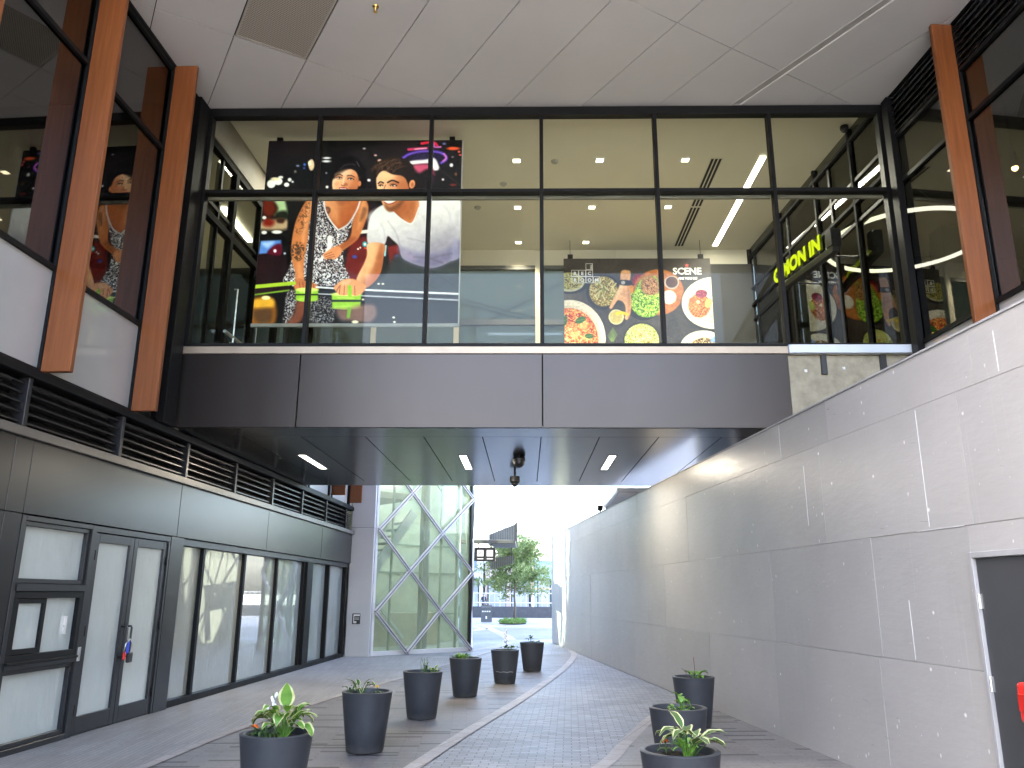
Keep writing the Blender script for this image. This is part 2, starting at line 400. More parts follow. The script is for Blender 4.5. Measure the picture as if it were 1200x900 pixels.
class MB:
    def __init__(s): s.v = []; s.f = []; s.mi = []; s.m = 0
    def add(s, vs, fs):
        n = len(s.v); s.v += [Vector(v) for v in vs]
        for f in fs: s.f.append(tuple(i+n for i in f)); s.mi.append(s.m)
        return s
    def box(s, a0, a1, b0, b1, c0, c1, fr=WORLD):
        P = [fr.p(a, b, c) for c in (c0, c1) for b in (b0, b1) for a in (a0, a1)]
        F = [(0, 2, 3, 1), (4, 5, 7, 6), (0, 1, 5, 4), (2, 6, 7, 3), (0, 4, 6, 2), (1, 3, 7, 5)]
        return s.add(P, F)
    def bar(s, p, q, w, d, nrm):
        """square bar from p to q, w across, d along nrm"""
        p = Vector(p); q = Vector(q); t = (q-p).normalized(); n = Vector(nrm).normalized(); u = t.cross(n).normalized()
        P = [e + u*x*w/2 + n*y*d/2 for e in (p, q) for (x, y) in ((-1, -1), (1, -1), (1, 1), (-1, 1))]
        return s.add(P, [(0, 1, 2, 3), (7, 6, 5, 4), (0, 4, 5, 1), (1, 5, 6, 2), (2, 6, 7, 3), (3, 7, 4, 0)])
    def prism(s, poly, z0, z1):
        n = len(poly)
        P = [(x, y, z0) for x, y in poly] + [(x, y, z1) for x, y in poly]
        F = [tuple(range(n-1, -1, -1)), tuple(range(n, 2*n))] + [(i, (i+1) % n, n+(i+1) % n, n+i) for i in range(n)]
        return s.add(P, F)
    def tube(s, pts, rad, seg=8, cap=True):
        pts = [Vector(p) for p in pts]; n = len(pts)
        if not isinstance(rad, (list, tuple)): rad = [rad]*n
        P = []; F = []; prev = None
        for i, p in enumerate(pts):
            t = (pts[min(i+1, n-1)]-pts[max(i-1, 0)]).normalized()
            u = t.orthogonal().normalized() if prev is None else (prev - t*prev.dot(t)).normalized()
            prev = u; w = t.cross(u)
            for k in range(seg):
                a = 2*math.pi*k/seg
                P.append(p + (u*math.cos(a)+w*math.sin(a))*rad[i])
        for i in range(n-1):
            for k in range(seg):
                F.append((i*seg+k, i*seg+(k+1) % seg, (i+1)*seg+(k+1) % seg, (i+1)*seg+k))
        if cap: F.append(tuple(range(seg-1, -1, -1))); F.append(tuple(range((n-1)*seg, n*seg)))
        return s.add(P, F)
    def lathe(s, prof, c=(0, 0, 0), seg=32, cap0=False, cap1=False):
        c = Vector(c); P = []; F = []; n = len(prof)
        for r, z in prof:
            for k in range(seg):
                a = 2*math.pi*k/seg; P.append(c+Vector((r*math.cos(a), r*math.sin(a), z)))
        for i in range(n-1):
            for k in range(seg):
                F.append((i*seg+k, i*seg+(k+1) % seg, (i+1)*seg+(k+1) % seg, (i+1)*seg+k))
        if cap0: F.append(tuple(range(seg-1, -1, -1)))
        if cap1: F.append(tuple(range((n-1)*seg, n*seg)))
        return s.add(P, F)
    def ball(s, c, r, seg=12, rings=8, sq=(1, 1, 1)):
        c = Vector(c); P = []; F = []
        for i in range(rings+1):
            th = math.pi*i/rings
            for k in range(seg):
                a = 2*math.pi*k/seg
                P.append(c+Vector((r*sq[0]*math.sin(th)*math.cos(a), r*sq[1]*math.sin(th)*math.sin(a), -r*sq[2]*math.cos(th))))
        for i in range(rings):
            for k in range(seg): F.append((i*seg+k, i*seg+(k+1) % seg, (i+1)*seg+(k+1) % seg, (i+1)*seg+k))
        return s.add(P, F)
    def build(s, name, m, parent=None, bevel=0.0, smooth=False, seg=1):
        off = Vector((0, 0, 0))
        p = parent
        while p is not None: off += p.location; p = p.parent
        me = bpy.data.meshes.new(name)
        me.from_pydata([v-off for v in s.v], [], s.f)
        ms = m if isinstance(m, (list, tuple)) else [m]
        for x in ms: me.materials.append(M[x] if isinstance(x, str) else x)
        if len(ms) > 1: me.polygons.foreach_set('material_index', s.mi)
        bm = bmesh.new(); bm.from_mesh(me)
        if not getattr(s, 'open', False): bmesh.ops.recalc_face_normals(bm, faces=bm.faces)
        bm.to_mesh(me); bm.free()
        if smooth: me.polygons.foreach_set('use_smooth', [True]*len(me.polygons))
        o = bpy.data.objects.new(name, me); COL.objects.link(o)
        if parent is not None: o.parent = parent
        if bevel:
            bv = o.modifiers.new('bevel', 'BEVEL'); bv.width = bevel; bv.segments = seg; bv.limit_method = 'ANGLE'
        return o

def tag(o, label=None, cat=None, group=None, kind=None):
    if label: o['label'] = label
    if cat: o['category'] = cat
    if group: o['group'] = group
    if kind: o['kind'] = kind
    return o
def thing(name, label, cat, loc=(0, 0, 0), group=None):
    o = bpy.data.objects.new(name, None); COL.objects.link(o); o.location = loc; o.empty_display_size = 0.2
    return tag(o, label, cat, group)
def struct(name, mb, m, **k): return tag(mb.build(name, m, **k), kind='structure')
def copy_tree(o, parent=None):
    c = o.copy(); COL.objects.link(c)
    if parent is not None: c.parent = parent
    for ch in list(o.children): copy_tree(ch, c)
    return c
def B(*a, **k): return MB().box(*a, **k)

def text_mb(txt, size, depth, origin, ex, ey, bold=0.0, align='LEFT', spacing=1.0):
    """Extruded lettering as an MB: ex runs along the line, ey up; extrusion follows ex x ey."""
    cu = bpy.data.curves.new('lettering', 'FONT'); cu.body = txt; cu.size = size; cu.extrude = depth/2; cu.offset = bold
    cu.align_x = align; cu.space_character = spacing; cu.resolution_u = 3
    ob = bpy.data.objects.new('lettering', cu); COL.objects.link(ob)
    dg = bpy.context.evaluated_depsgraph_get()
    me = bpy.data.meshes.new_from_object(ob.evaluated_get(dg))
    ex = Vector(ex).normalized(); ey = Vector(ey).normalized(); ez = ex.cross(ey); o = Vector(origin)
    mb = MB(); mb.open = False
    mb.add([o+ex*v.co.x+ey*v.co.y+ez*v.co.z for v in me.vertices], [tuple(p.vertices) for p in me.polygons])
    bpy.data.objects.remove(ob); bpy.data.curves.remove(cu); bpy.data.meshes.remove(me)
    return mb
# ------------------------------------------------------------------ ground and paving
def catmull(pts, n=8, closed=False):
    pts = [np.array(p, float) for p in pts]; N = len(pts); out = []
    rng = range(N) if closed else range(N-1)
    for i in rng:
        if closed: p0, p1, p2, p3 = pts[i-1], pts[i], pts[(i+1) % N], pts[(i+2) % N]
        else: p0, p1, p2, p3 = pts[max(i-1, 0)], pts[i], pts[i+1], pts[min(i+2, N-1)]
        for k in range(n):
            t = k/n
            out.append(0.5*((2*p1)+(-p0+p2)*t+(2*p0-5*p1+4*p2-p3)*t*t+(-p0+3*p1-3*p2+p3)*t**3))
    if not closed: out.append(pts[-1])
    return out
def strip(line, w, z):
    pts = catmull(line, 6); mb = MB(); L = []; Rr = []
    for i, p in enumerate(pts):
        t = pts[min(i+1, len(pts)-1)]-pts[max(i-1, 0)]; t = t/np.linalg.norm(t); nn = np.array([t[1], -t[0]])
        L.append(p-nn*w/2); Rr.append(p+nn*w/2)
    n = len(pts)
    mb.add([(p[0], p[1], z) for p in L]+[(p[0], p[1], z) for p in Rr], [(i, n+i, n+i+1, i+1) for i in range(n-1)])
    return mb
def between(l1, l2, z):
    """sheet between two polylines resampled to the same number of points"""
    a = catmull(l1, 8); b = catmull(l2, 8)
    def rs(p, n=40):
        p = np.array(p); d = np.r_[0, np.cumsum(np.linalg.norm(np.diff(p, axis=0), axis=1))]
        t = np.linspace(0, d[-1], n); return np.c_[np.interp(t, d, p[:, 0]), np.interp(t, d, p[:, 1])]
    a = rs(a); b = rs(b); n = len(a); mb = MB()
    mb.add([(p[0], p[1], z) for p in a]+[(p[0], p[1], z) for p in b], [(i, n+i, n+i+1, i+1) for i in range(n-1)])
    return mb
struct('ground', MB().add([(-900, -900, 0), (900, -900, 0), (900, 1200, 0), (-900, 1200, 0)], [(0, 1, 2, 3)]), 'ground')
b_left = [(-3.9, -6), (-3.85, 4), (-3.76, 7), (-3.70, 8.7), (-3.62, 10.27), (-3.43, 11.97), (-3.1, 14.25), (-2.53, 17.12), (-1.98, 20.19), (-1.36, 23.4), (-0.5, 28)]
b_main = [(-2.2, -6), (-1.75, 3), (-1.42, 6.5), (-1.10, 8.53), (-0.68, 10.86), (-0.06, 13.98), (0.74, 18.7), (1.12, 21.5), (1.38, 24.6), (1.2, 29.0)]
b_right = [(-4.0, -6), (-1.6, 3), (-0.25, 6.4), (0.74, 8.61), (1.14, 9.94), (1.72, 11.85), (2.33, 13.4), (2.72, 14.6)]
struct('paving', MB().add([(-5.9, -8, .004), (5.5, -8, .004), (1.0, 29.3, .004), (-4.2, 29.3, .004)], [(0, 1, 2, 3)]), 'brick')
wall_l = [(-5.72+.035*y, y) for y in (-6, 4, 10, 16, 22.9)]
struct('walkway', between(wall_l, b_left[:10], .008), 'walk')
struct('paved_strip', between(b_left[:10], b_main[:9], .008), 'brick_dark')
hoard_l = [(4.205-.109*y, y) for y in (-6, 2, 6, 10, 14.6)]
struct('paved_verge', between(b_right, hoard_l, .012), 'brick_dark')
struct('paving_band', strip(b_left, .12, .016), 'band')
struct('paving_band', strip(b_main, .165, .016), 'band')
struct('paving_band', strip(b_right, .15, .016), 'band')
# plaza beyond the passage: grey sett lanes with pale curved bands
struct('plaza', between([(-14, 33), (-4, 31.5), (3, 32.5), (16, 36)], [(-14, 42), (-4, 44), (3, 42.0), (16, 40)], .006), 'plaza_dark')
struct('paving_band', strip([(-9, 53), (-3.2, 48.5), (-1.6, 40), (-0.6, 31.6), (-1.0, 27.5), (-1.9, 25)], .45, .012), 'band')
struct('paving_band', strip([(-4.5, 36.5), (-2.6, 39.0), (-2.2, 42), (-3.6, 44.5), (-6, 45)], .5, .012), 'band')
struct('paving_band', strip([(-3.0, 50), (0.0, 44.5), (4, 39.5), (9, 37)], .5, .012), 'band')

# ------------------------------------------------------------------ ceiling over the passage
def clip(poly, a, b, c):            # keep a*x+b*y<=c
    out = []
    for i in range(len(poly)):
        p, q = poly[i], poly[(i+1) % len(poly)]
        dp = a*p[0]+b*p[1]-c; dq = a*q[0]+b*q[1]-c
        if dp <= 0: out.append(p)
        if dp*dq < 0:
            t = dp/(dp-dq); out.append((p[0]+(q[0]-p[0])*t, p[1]+(q[1]-p[1])*t))
    return out
ZC = 9.41
CY0 = 4.6
def in_passage(poly):
    for k in ((0, 1, 11.53), (0, -1, -CY0), (-1, .035, 5.72-.03), (1, .077, 6.70-.03)):
        poly = clip(poly, *k)
        if len(poly) < 3: return []
    return poly
du = Vector((-0.523, 0.852)); dv = Vector((0.852, 0.523))       # along the panels / across them
PW, PL, G = 1.057, 3.48, 0.013
u_ref = Vector((-0.08, 9.11)).dot(dv)                          # a long seam passes here
v_ref = Vector((-4.14, 9.83)).dot(du)                          # a cross seam passes here
cm = MB()
slot_hi = u_ref + 4*PW + 0.02
for i in range(-8, 10):
    for j in range(-4, 5):
        u0 = u_ref+i*PW+G/2; u1 = u_ref+(i+1)*PW-G/2
        v0 = v_ref+j*PL+G/2; v1 = v_ref+(j+1)*PL-G/2
        segs = [(u0, u1, v0, v1)]
        if i == 3: segs = [(u0, u1-0.05, v0, v1)]
        if i == 4: segs = [(u0+0.09, u1, v0, v1)]
        if i == -3 and j == -1: segs = []                      # the grille sits here
        for (a0, a1, c0, c1) in segs:
            poly = [tuple(dv*a+du*c) for a, c in ((a0, c0), (a1, c0), (a1, c1), (a0, c1))]
            poly = in_passage(poly)
            if len(poly) >= 3: cm.prism(poly, ZC, ZC+0.03)
ceil = struct('ceiling', cm, 'ceil')
bk = MB(); bk.prism(in_passage([(-9, -9), (9, -9), (9, 14), (-9, 14)]), ZC+0.034, ZC+0.25)
bk.build('backing', 'void', ceil)
# the recessed strip between two panels, unlit
a0 = u_ref+4*PW-0.047; a1 = u_ref+4*PW+0.085
sm = MB(); p = in_passage([tuple(dv*a+du*c) for a, c in ((a0, -9), (a1, -9), (a1, 20), (a0, 20))]); sm.prism(p, ZC+0.018, ZC+0.03)
sm.build('light_slot', mat('matt slot lens', (0.34, 0.325, 0.30), 0.5), ceil)
tr = MB()
for a in (a0-0.002, a1+0.002):
    p = in_passage([tuple(dv*x+du*c) for x, c in ((a-.006, -9), (a+.006, -9), (a+.006, 20), (a-.006, 20))]); tr.prism(p, ZC-0.006, ZC+0.016)
tr.build('slot_trim', mat('slot trim', (0.6, 0.58, 0.55), 0.4), ceil)
# perforated grille panel
gu0 = u_ref-3*PW+.012; gu1 = u_ref-2*PW-.012; gv1 = v_ref-.012; gv0 = v_ref-2.2
gc = (dv*(gu0+gu1)/2+du*(gv0+gv1)/2)
gr = thing('ceiling_grille', 'beige perforated grille set flush in the grey ceiling panels', 'grille', (gc.x, gc.y, ZC))
gp = MB(); gp.prism([tuple(dv*a+du*c) for a, c in ((gu0+.03, gv0+.03), (gu1-.03, gv0+.03), (gu1-.03, gv1-.03), (gu0+.03, gv1-.03))], ZC+.004, ZC+.02)
def perf():
    m, nt, b = nodes_of('perforated grille')
    v = coords(nt, (34, 34, 34), (0, 0, R(31.5)))
    vo = nt.nodes.new('ShaderNodeTexVoronoi'); vo.inputs['Randomness'].default_value = 0.0; vo.inputs['Scale'].default_value = 1.0
    nt.links.new(v, vo.inputs['Vector'])
    nt.links.new(ramp(nt, vo.outputs['Distance'], [(0.26, (0.07, 0.062, 0.052)), (0.34, (0.34, 0.31, 0.265))]), b.inputs['Base Color'])
    b.inputs['Roughness'].default_value = 0.6
    return m
gp.build('perforated_panel', perf(), gr)
gf = MB()
for (x0, x1, y0, y1) in ((gu0, gu1, gv0, gv0+.03), (gu0, gu1, gv1-.03, gv1), (gu0, gu0+.03, gv0+.03, gv1-.03), (gu1-.03, gu1, gv0+.03, gv1-.03)):
    gf.prism([tuple(dv*a+du*c) for a, c in ((x0, y0), (x1, y0), (x1, y1), (x0, y1))], ZC-.002, ZC+.02)
gf.build('frame', mat('beige grille frame', (0.33, 0.305, 0.265), 0.5), gr)
sp = thing('sprinkler', 'small brass sprinkler hanging from the grey ceiling', 'sprinkler', (-2.06, 9.2, ZC))
MB().lathe([(0.0, 0), (.04, 0), (.045, -.008), (.018, -.014), (.014, -.05), (.006, -.055), (.006, -.09), (.0, -.09)], (-2.06, 9.2, ZC-.001), 12).build('body', mat('brass', (0.65, 0.42, 0.12), 0.3, 0.8), sp, smooth=True)
MB().lathe([(.0, -.092), (.028, -.092), (.028, -.097), (.0, -.097)], (-2.06, 9.2, ZC), 12).build('deflector', mat('brass plate', (0.65, 0.42, 0.12), 0.3, 0.8), sp)
# ------------------------------------------------------------------ left building
LB = thing('building', 'dark panelled building with timber fins, louvre band and papered glass doors on the left', 'building', (-5.72, 8, 0))
L = LEFT
Y0, Y1 = -4.0, 22.75
# shell: back walls, floors, roof
sh = MB()
sh.box(Y0, Y1, -9.0, -8.8, 0, 16)                    # far back wall
sh.box(Y0, Y0+.2, -8.8, -.3, 0, 16); sh.box(Y1-.4, Y1-.2, -8.8, -.3, 0, 9.7)
sh.v = [L.p(*v) for v in sh.v]
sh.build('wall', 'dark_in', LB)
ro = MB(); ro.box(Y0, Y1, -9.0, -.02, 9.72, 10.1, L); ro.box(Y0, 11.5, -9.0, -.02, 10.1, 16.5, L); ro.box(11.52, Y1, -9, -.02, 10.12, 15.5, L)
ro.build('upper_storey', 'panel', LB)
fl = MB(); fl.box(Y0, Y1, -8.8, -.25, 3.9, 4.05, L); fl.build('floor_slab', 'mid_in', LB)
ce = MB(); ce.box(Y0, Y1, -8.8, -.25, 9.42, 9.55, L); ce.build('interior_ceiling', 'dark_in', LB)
# dim furniture of the rooms behind the upper glass: columns and low partition
for yy in (1.0, 6.4, 14.2):
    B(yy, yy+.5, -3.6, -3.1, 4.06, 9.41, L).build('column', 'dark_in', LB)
# --- louvre band
ZL0, ZL1 = 3.36, 3.92
bk = MB(); bk.box(Y0, Y1, -.30, -.26, ZL0, ZL1+.1, L); bk.build('louvre_backing', 'void', LB)
posts = [y for y in np.arange(-1.4+.05-.08, 22.7, 1.96)]
for i, y in enumerate(posts):
    B(y-.035, y+.035, -.20, .01, ZL0+.002, ZL1-.002, L).build('louvre_post', 'frame_grey', LB, bevel=.006)
    y2 = posts[i+1] if i+1 < len(posts) else Y1
    lm = MB()
    for k in range(5):
        z = ZL0+.06+k*.105
        a, b = y+.037, y2-.037
        P = [L.p(yy, bb, zz) for yy in (a, b) for bb, zz in ((-.03, z), (-.03, z+.018), (-.17, z+.105), (-.17, z+.087))]
        lm.add(P, [(0, 1, 2, 3), (7, 6, 5, 4), (0, 4, 5, 1), (1, 5, 6, 2), (2, 6, 7, 3), (3, 7, 4, 0)])
    lm.build('louvre', 'louvre', LB)
B(Y0, Y1, -.24, .05, ZL1, ZL1+.10, L).build('sill_rail', 'frame', LB, bevel=.008)
B(Y0, Y1, -.28, .09, ZL0-.10, ZL0, L).build('ledge', mat('grey brown ledge', (0.16, 0.145, 0.13), 0.4, 0.5), LB, bevel=.006)
# --- fascia panels
ZF0, ZF1 = 2.47, ZL0-.10
seams = [-4,  1.2, 4.9, 8.25, 8.55, 12.15, 16.0, 19.8, 22.75]
for a, b in zip(seams[:-1], seams[1:]):
    B(a+.006, b-.006, -.05, .03, ZF0, ZF1-.004, L).build('fascia_panel', 'panel', LB, bevel=.004)
B(Y0, Y1, -.25, -.06, ZF0, ZF1, L).build('fascia_backing', 'void', LB)
# left of the ticket window: full height panels
for a, b in ((-4, 1.2), (1.2, 4.9), (4.9, 8.25), (8.25, 8.545)):
    B(a+.006, b-.006, -.05, .03, .02, ZF0-.006, L).build('wall_panel', 'panel', LB, bevel=.004)
B(Y0, 8.5, -.25, -.06, 0, ZF0-.01, L).build('panel_backing', 'void', LB)

def window(a0, a1, c0, c1, fw_=.06, depth=(-.10, .0), pane='paper', name='window', m='frame_grey', inset=.055):
    f = MB(); b0, b1 = depth
    f.box(a0, a1, b0, b1, c0, c0+fw_, L); f.box(a0, a1, b0, b1, c1-fw_, c1, L)
    f.box(a0, a0+fw_, b0, b1, c0+fw_, c1-fw_, L); f.box(a1-fw_, a1, b0, b1, c0+fw_, c1-fw_, L)
    w = f.build(name, m, LB, bevel=.004)
    B(a0+fw_-.004, a1-fw_+.004, b1-inset-.012, b1-inset, c0+fw_-.004, c1-fw_+.004, L).build('pane', pane, w)
    return w
# ticket window unit 8.55 - 9.95
fm = MB()
fm.box(8.55, 8.62, -.10, .035, .0, 2.455, L); fm.box(9.90, 9.98, -.10, .035, .0, 2.455, L)
fm.box(8.62, 9.90, -.10, .035, 2.40, 2.455, L); fm.box(8.62, 9.90, -.10, .035, 0, .07, L)
fm.box(8.62, 9.90, -.10, .05, .86, .93, L); fm.box(8.62, 9.90, -.10, .05, 1.66, 1.74, L)
fm.build('window_surround', 'frame_grey', LB, bevel=.004)
window(8.622, 9.898, 1.742, 2.398, .05, (-.09, .01), 'paper')
window(8.622, 9.898, .072, .858, .05, (-.09, .01), 'paper')
sw = window(8.622, 9.898, .932, 1.658, .07, (-.09, .03), 'paper', 'sliding_window', 'frame')
# two sashes inside the sliding window
for (a0, a1, b) in ((8.70, 9.24, .002), (9.20, 9.70, -.03)):
    f = MB(); f.box(a0, a0+.06, b-.03, b, 1.005, 1.585, L); f.box(a1-.06, a1, b-.03, b, 1.005, 1.585, L)
    f.box(a0+.06, a1-.06, b-.03, b, 1.005, 1.06, L); f.box(a0+.06, a1-.06, b-.03, b, 1.53, 1.585, L)
    f.build('sash', 'frame', sw, bevel=.003)
B(9.66, 9.675, -.03, .012, 1.18, 1.38, L).build('latch', 'steel', sw)
B(8.62, 9.90, .0, .065, .905, .935, L).build('counter_shelf', 'frame', LB, bevel=.005)
# double door 9.98 - 11.95
df = MB()
df.box(9.98, 11.98, -.10, .03, 2.38, 2.455, L); df.box(11.93, 11.98, -.10, .03, 0, 2.38, L); df.box(9.982, 10.02, -.10, .03, 0, 2.38, L)
df.build('door_frame', 'frame_grey', LB, bevel=.004)
def leaf(a0, a1, hinge_left):
    f = MB(); s = .10
    f.box(a0, a0+s, -.05, .012, .02, 2.37, L); f.box(a1-s, a1, -.05, .012, .02, 2.37, L)
    f.box(a0+s, a1-s, -.05, .012, .02, .22, L); f.box(a0+s, a1-s, -.05, .012, 2.26, 2.37, L)
    d = f.build('door', 'frame_grey', LB, bevel=.004)
    B(a0+s-.004, a1-s+.004, -.035, -.02, .216, 2.264, L).build('pane', 'paper', d)
    ha = a0+.02 if not hinge_left else a1-.02
    hd = a1-.05 if hinge_left else a0+.05
    t = MB(); t.tube([L.p(hd, .012, 1.22), L.p(hd, .075, 1.22), L.p(hd, .085, 1.20), L.p(hd, .085, .86), L.p(hd, .075, .84), L.p(hd, .012, .84)], .014, 10)
    t.build('handle', 'black', d, smooth=True)
    for z in (.3, 1.2, 2.1):
        hy = a0+.006 if hinge_left else a1-.006
        MB().tube([L.p(hy, .022, z-.06), L.p(hy, .022, z+.06)], .011, 8).build('hinge', 'frame', d, smooth=True)
    return d
leaf(10.024, 10.972, True); leaf(10.982, 11.926, False)
B(9.915, 9.97, .036, .05, .86, 1.02, L).build('lock_plate', 'steel', LB, bevel=.003)
# pilaster between door and shopfront
B(11.985, 12.40, -.12, .035, 0, 2.463, L).build('pilaster', 'panel', LB, bevel=.004)
# shopfront 12.43 - 18.9, set back under a deep head
hd = MB(); hd.box(12.402, 22.75, -.35, -.02, 2.36, 2.463, L); hd.build('head_reveal', 'frame_grey', LB, bevel=.005)
sl_ = MB(); sl_.box(12.402, 22.75, -.30, -.03, 0, .10, L); sl_.build('sill', 'frame', LB, bevel=.005)
xs = [12.41, 13.40, 15.22, 17.04, 18.86]
for i, (a, b) in enumerate(zip(xs[:-1], xs[1:])):
    B(b-.045, b+.045, -.20, -.06, .102, 2.358, L).build('mullion', 'frame', LB, bevel=.004)
    B(a+(.046 if i else 0), b-.046, -.135, -.12, .102, 2.358, L).build('pane', 'paper_b', LB)
B(18.916, 19.35, -.30, -.0, .102, 2.358, L).build('pier', 'frame', LB, bevel=.004)
for a, b in ((19.352, 20.85), (20.85, 22.55)):
    B(b-.05, b+.05, -.20, -.02, .102, 2.358, L).build('mullion', 'frame', LB, bevel=.004)
    B(a+.052, b-.052, -.14, -.125, .102, 2.358, L).build('pane', 'paper_b', LB)
B(11.9, 22.75, -.50, -.36, 0, 2.5, L).build('inner_wall', 'cream', LB)
# --- upper curtain wall
U0, U1 = 4.02, 9.36
ym = [-1.30+1.96*k for k in range(13)]
cw = MB()
for z in (U0+.0, 5.25, 7.98, U1-.03):
    cw.box(Y0, Y1, -.10, .015, z-.03, z+.03, L)
cw.build('transom', 'frame', LB)
for k, y in enumerate(ym):
    B(y-.03, y+.03, -.099, .016, U0+.03, U1-.06, L).build('mullion', 'frame', LB)
    y2 = ym[k+1] if k+1 < len(ym) else Y1
    a, b = y+.03, y2-.03
    if b-a < .2: continue
    if 11.3 < (a+b)/2 < 18.3: continue
    B(a, b, -.035, -.027, 5.28, 7.95, L).build('pane', 'glass_dark', LB)
    B(a, b, -.035, -.027, 8.01, U1-.06, L).build('pane', 'glass_dark', LB)
    B(a, b, -.035, -.027, U0+.03, 5.22, L).build('spandrel', 'spandrel', LB)
B(Y0, 11.52, -.14, .03, U1, ZC+.2, L).build('head_trim', 'frame', LB)
# timber fins
for y in [8.5-1.96*k for k in range(3)] + [10.46] + [18.55, 20.51, 22.3]:
    B(y-.035, y+.035, .02, .36, 4.02 if y < 12 else 4.1, ZC-.02, L).build('timber_fin', 'wood', LB, bevel=.006)
    B(y-.05, y+.05, .0, .022, 4.03, U1, L).build('fin_plate', 'frame', LB)
B(11.15, 11.50, -.02, .12, 4.03, 9.36, L).build('corner_post', 'frame', LB, bevel=.006)

# --- glazed lobby wall seen through the bridge (inside face at the bridge's left end)
lw = MB()
for y in (11.75, 13.0, 14.25, 15.5, 17.9):
    lw.box(y-.06, y+.06, -.08, .04, 5.02, 9.1, L)
for z in (5.10, 7.75, 9.02):
    lw.box(11.81, 17.84, -.079, .039, z-.06, z+.06, L)
lw.build('lobby_frame', 'frame_matte', LB)
B(11.7, 17.9, -.02, -.01, 5.02, 9.08, L).build('lobby_pane', 'glass', LB)
B(11.7, 17.96, -.06, .06, 9.085, 9.70, L).build('lobby_bulkhead', mat('brown grey bulkhead', (.20, .175, .135), .6), LB)
B(11.6, 17.9, -3.0, -.1, 9.30, 9.36, L).build('lobby_ceiling', 'cream', LB)
lb = MB(); lb.box(11.6, 18.0, -3.2, -3.0, 5.0, 9.7, L); lb.build('lobby_back_wall', 'cream', LB)
B(11.36, 11.5, -8.7, -.2, 4.06, 9.41, L).build('partition', 'dark_in', LB)
dr = MB()
for y in (13.3, 14.3): dr.tube([L.p(y, .04, 5.9), L.p(y, .10, 5.9), L.p(y, .10, 6.9), L.p(y, .04, 6.9)], .016, 8)
dr.tube([L.p(12.95, .09, 6.0), L.p(15.05, .09, 6.0)], .03, 8)
dr.build('push_bar', 'steel', LB)
B(14.1, 14.9, .04, .16, 7.45, 7.60, L).build('door_closer', 'black', LB, bevel=.006)
# ------------------------------------------------------------------ right building
RB = thing('building', 'dark glazed upper storey with black louvres and one timber fin above the grey hoarding', 'building', (6.7, 8, 0))
Q = RIGHT
Y0, Y1 = -4.0, 34.0
sh = MB(); sh.box(Y0, 18.3, -9.0, -8.8, 0, 16, Q); sh.box(Y0, Y0+.2, -8.8, -.3, 0, 16, Q); sh.box(18.1, 18.3, -8.8, -.3, 0, 16, Q)
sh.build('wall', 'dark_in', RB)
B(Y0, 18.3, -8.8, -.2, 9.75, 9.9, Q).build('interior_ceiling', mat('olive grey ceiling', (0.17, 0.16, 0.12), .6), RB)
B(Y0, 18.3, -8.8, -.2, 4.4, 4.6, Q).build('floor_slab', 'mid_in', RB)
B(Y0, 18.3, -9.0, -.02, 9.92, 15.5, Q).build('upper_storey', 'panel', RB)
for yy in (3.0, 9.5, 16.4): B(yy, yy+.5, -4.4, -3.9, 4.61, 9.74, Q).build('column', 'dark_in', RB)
for (a, b, c) in ((6.0, 8.6, 2.5), (10.6, 12.5, 3.2), (13.2, 15.2, 5.2)):
    B(a, b, -c-.15, -c, 4.61, 7.2, Q).build('partition', 'dark_in', RB)
B(Y0, 18.3, -.25, -.05, 0, 4.9, Q).build('lower_wall', 'concrete', RB)
B(Y0, 18.3, -.10, .02, 4.9, 4.98, Q).build('sill', 'frame', RB)
ym = [9.70+1.96*k for k in range(-8, 5)]
cw = MB()
for z in (5.28, 7.9, 8.66): cw.box(Y0, 18.3, -.10, .015, z-.03, z+.03, Q)
cw.build('transom', 'frame', RB)
for k, y in enumerate(ym):
    if y < Y0+.1: continue
    if abs(y-11.66) < .3: y = 11.49
    B(y-.035, y+.035, -.099, .016, 4.98, 9.38, Q).build('mullion', 'frame', RB)
bs = [Y0+.1]+[y for y in ym if y > Y0+.3]
for a, b in zip(bs[:-1], bs[1:]):
    if b > 11.6: b = 11.49
    if a > 11: break
    a += .037; b -= .037
    B(a, b, -.035, -.027, 5.31, 7.87, Q).build('pane', 'glass_dark', RB)
    B(a, b, -.035, -.027, 7.93, 8.63, Q).build('pane', 'glass_dark', RB)
    B(a, b, -.035, -.027, 4.98, 5.25, Q).build('spandrel', 'spandrel', RB)
    lm = MB()
    for j in range(7):
        z = 8.71+j*.10
        P = [Q.p(yy, bb, zz) for yy in (a, b) for bb, zz in ((.02, z), (.02, z+.02), (-.09, z+.085), (-.09, z+.065))]
        lm.add(P, [(0, 1, 2, 3), (7, 6, 5, 4), (0, 4, 5, 1), (1, 5, 6, 2), (2, 6, 7, 3), (3, 7, 4, 0)])
    lm.build('louvre', 'louvre', RB)
B(Y0, 11.5, -.16, -.12, 8.69, 9.6, Q).build('louvre_backing', 'void', RB)
B(Y0, 11.5, -.05, .03, 9.40, 9.6, Q).build('head_trim', 'frame', RB)
for y in (9.70, 9.70-1.96*2):
    B(y-.035, y+.035, .02, .31, 4.5, ZC-.015, Q).build('timber_fin', 'wood', RB, bevel=.006)
    B(y-.05, y+.05, .0, .022, 5.0, 9.38, Q).build('fin_plate', 'frame', RB)
B(11.33, 11.50, -.02, .09, 4.98, 9.38, Q).build('corner_post', 'frame', RB, bevel=.006)
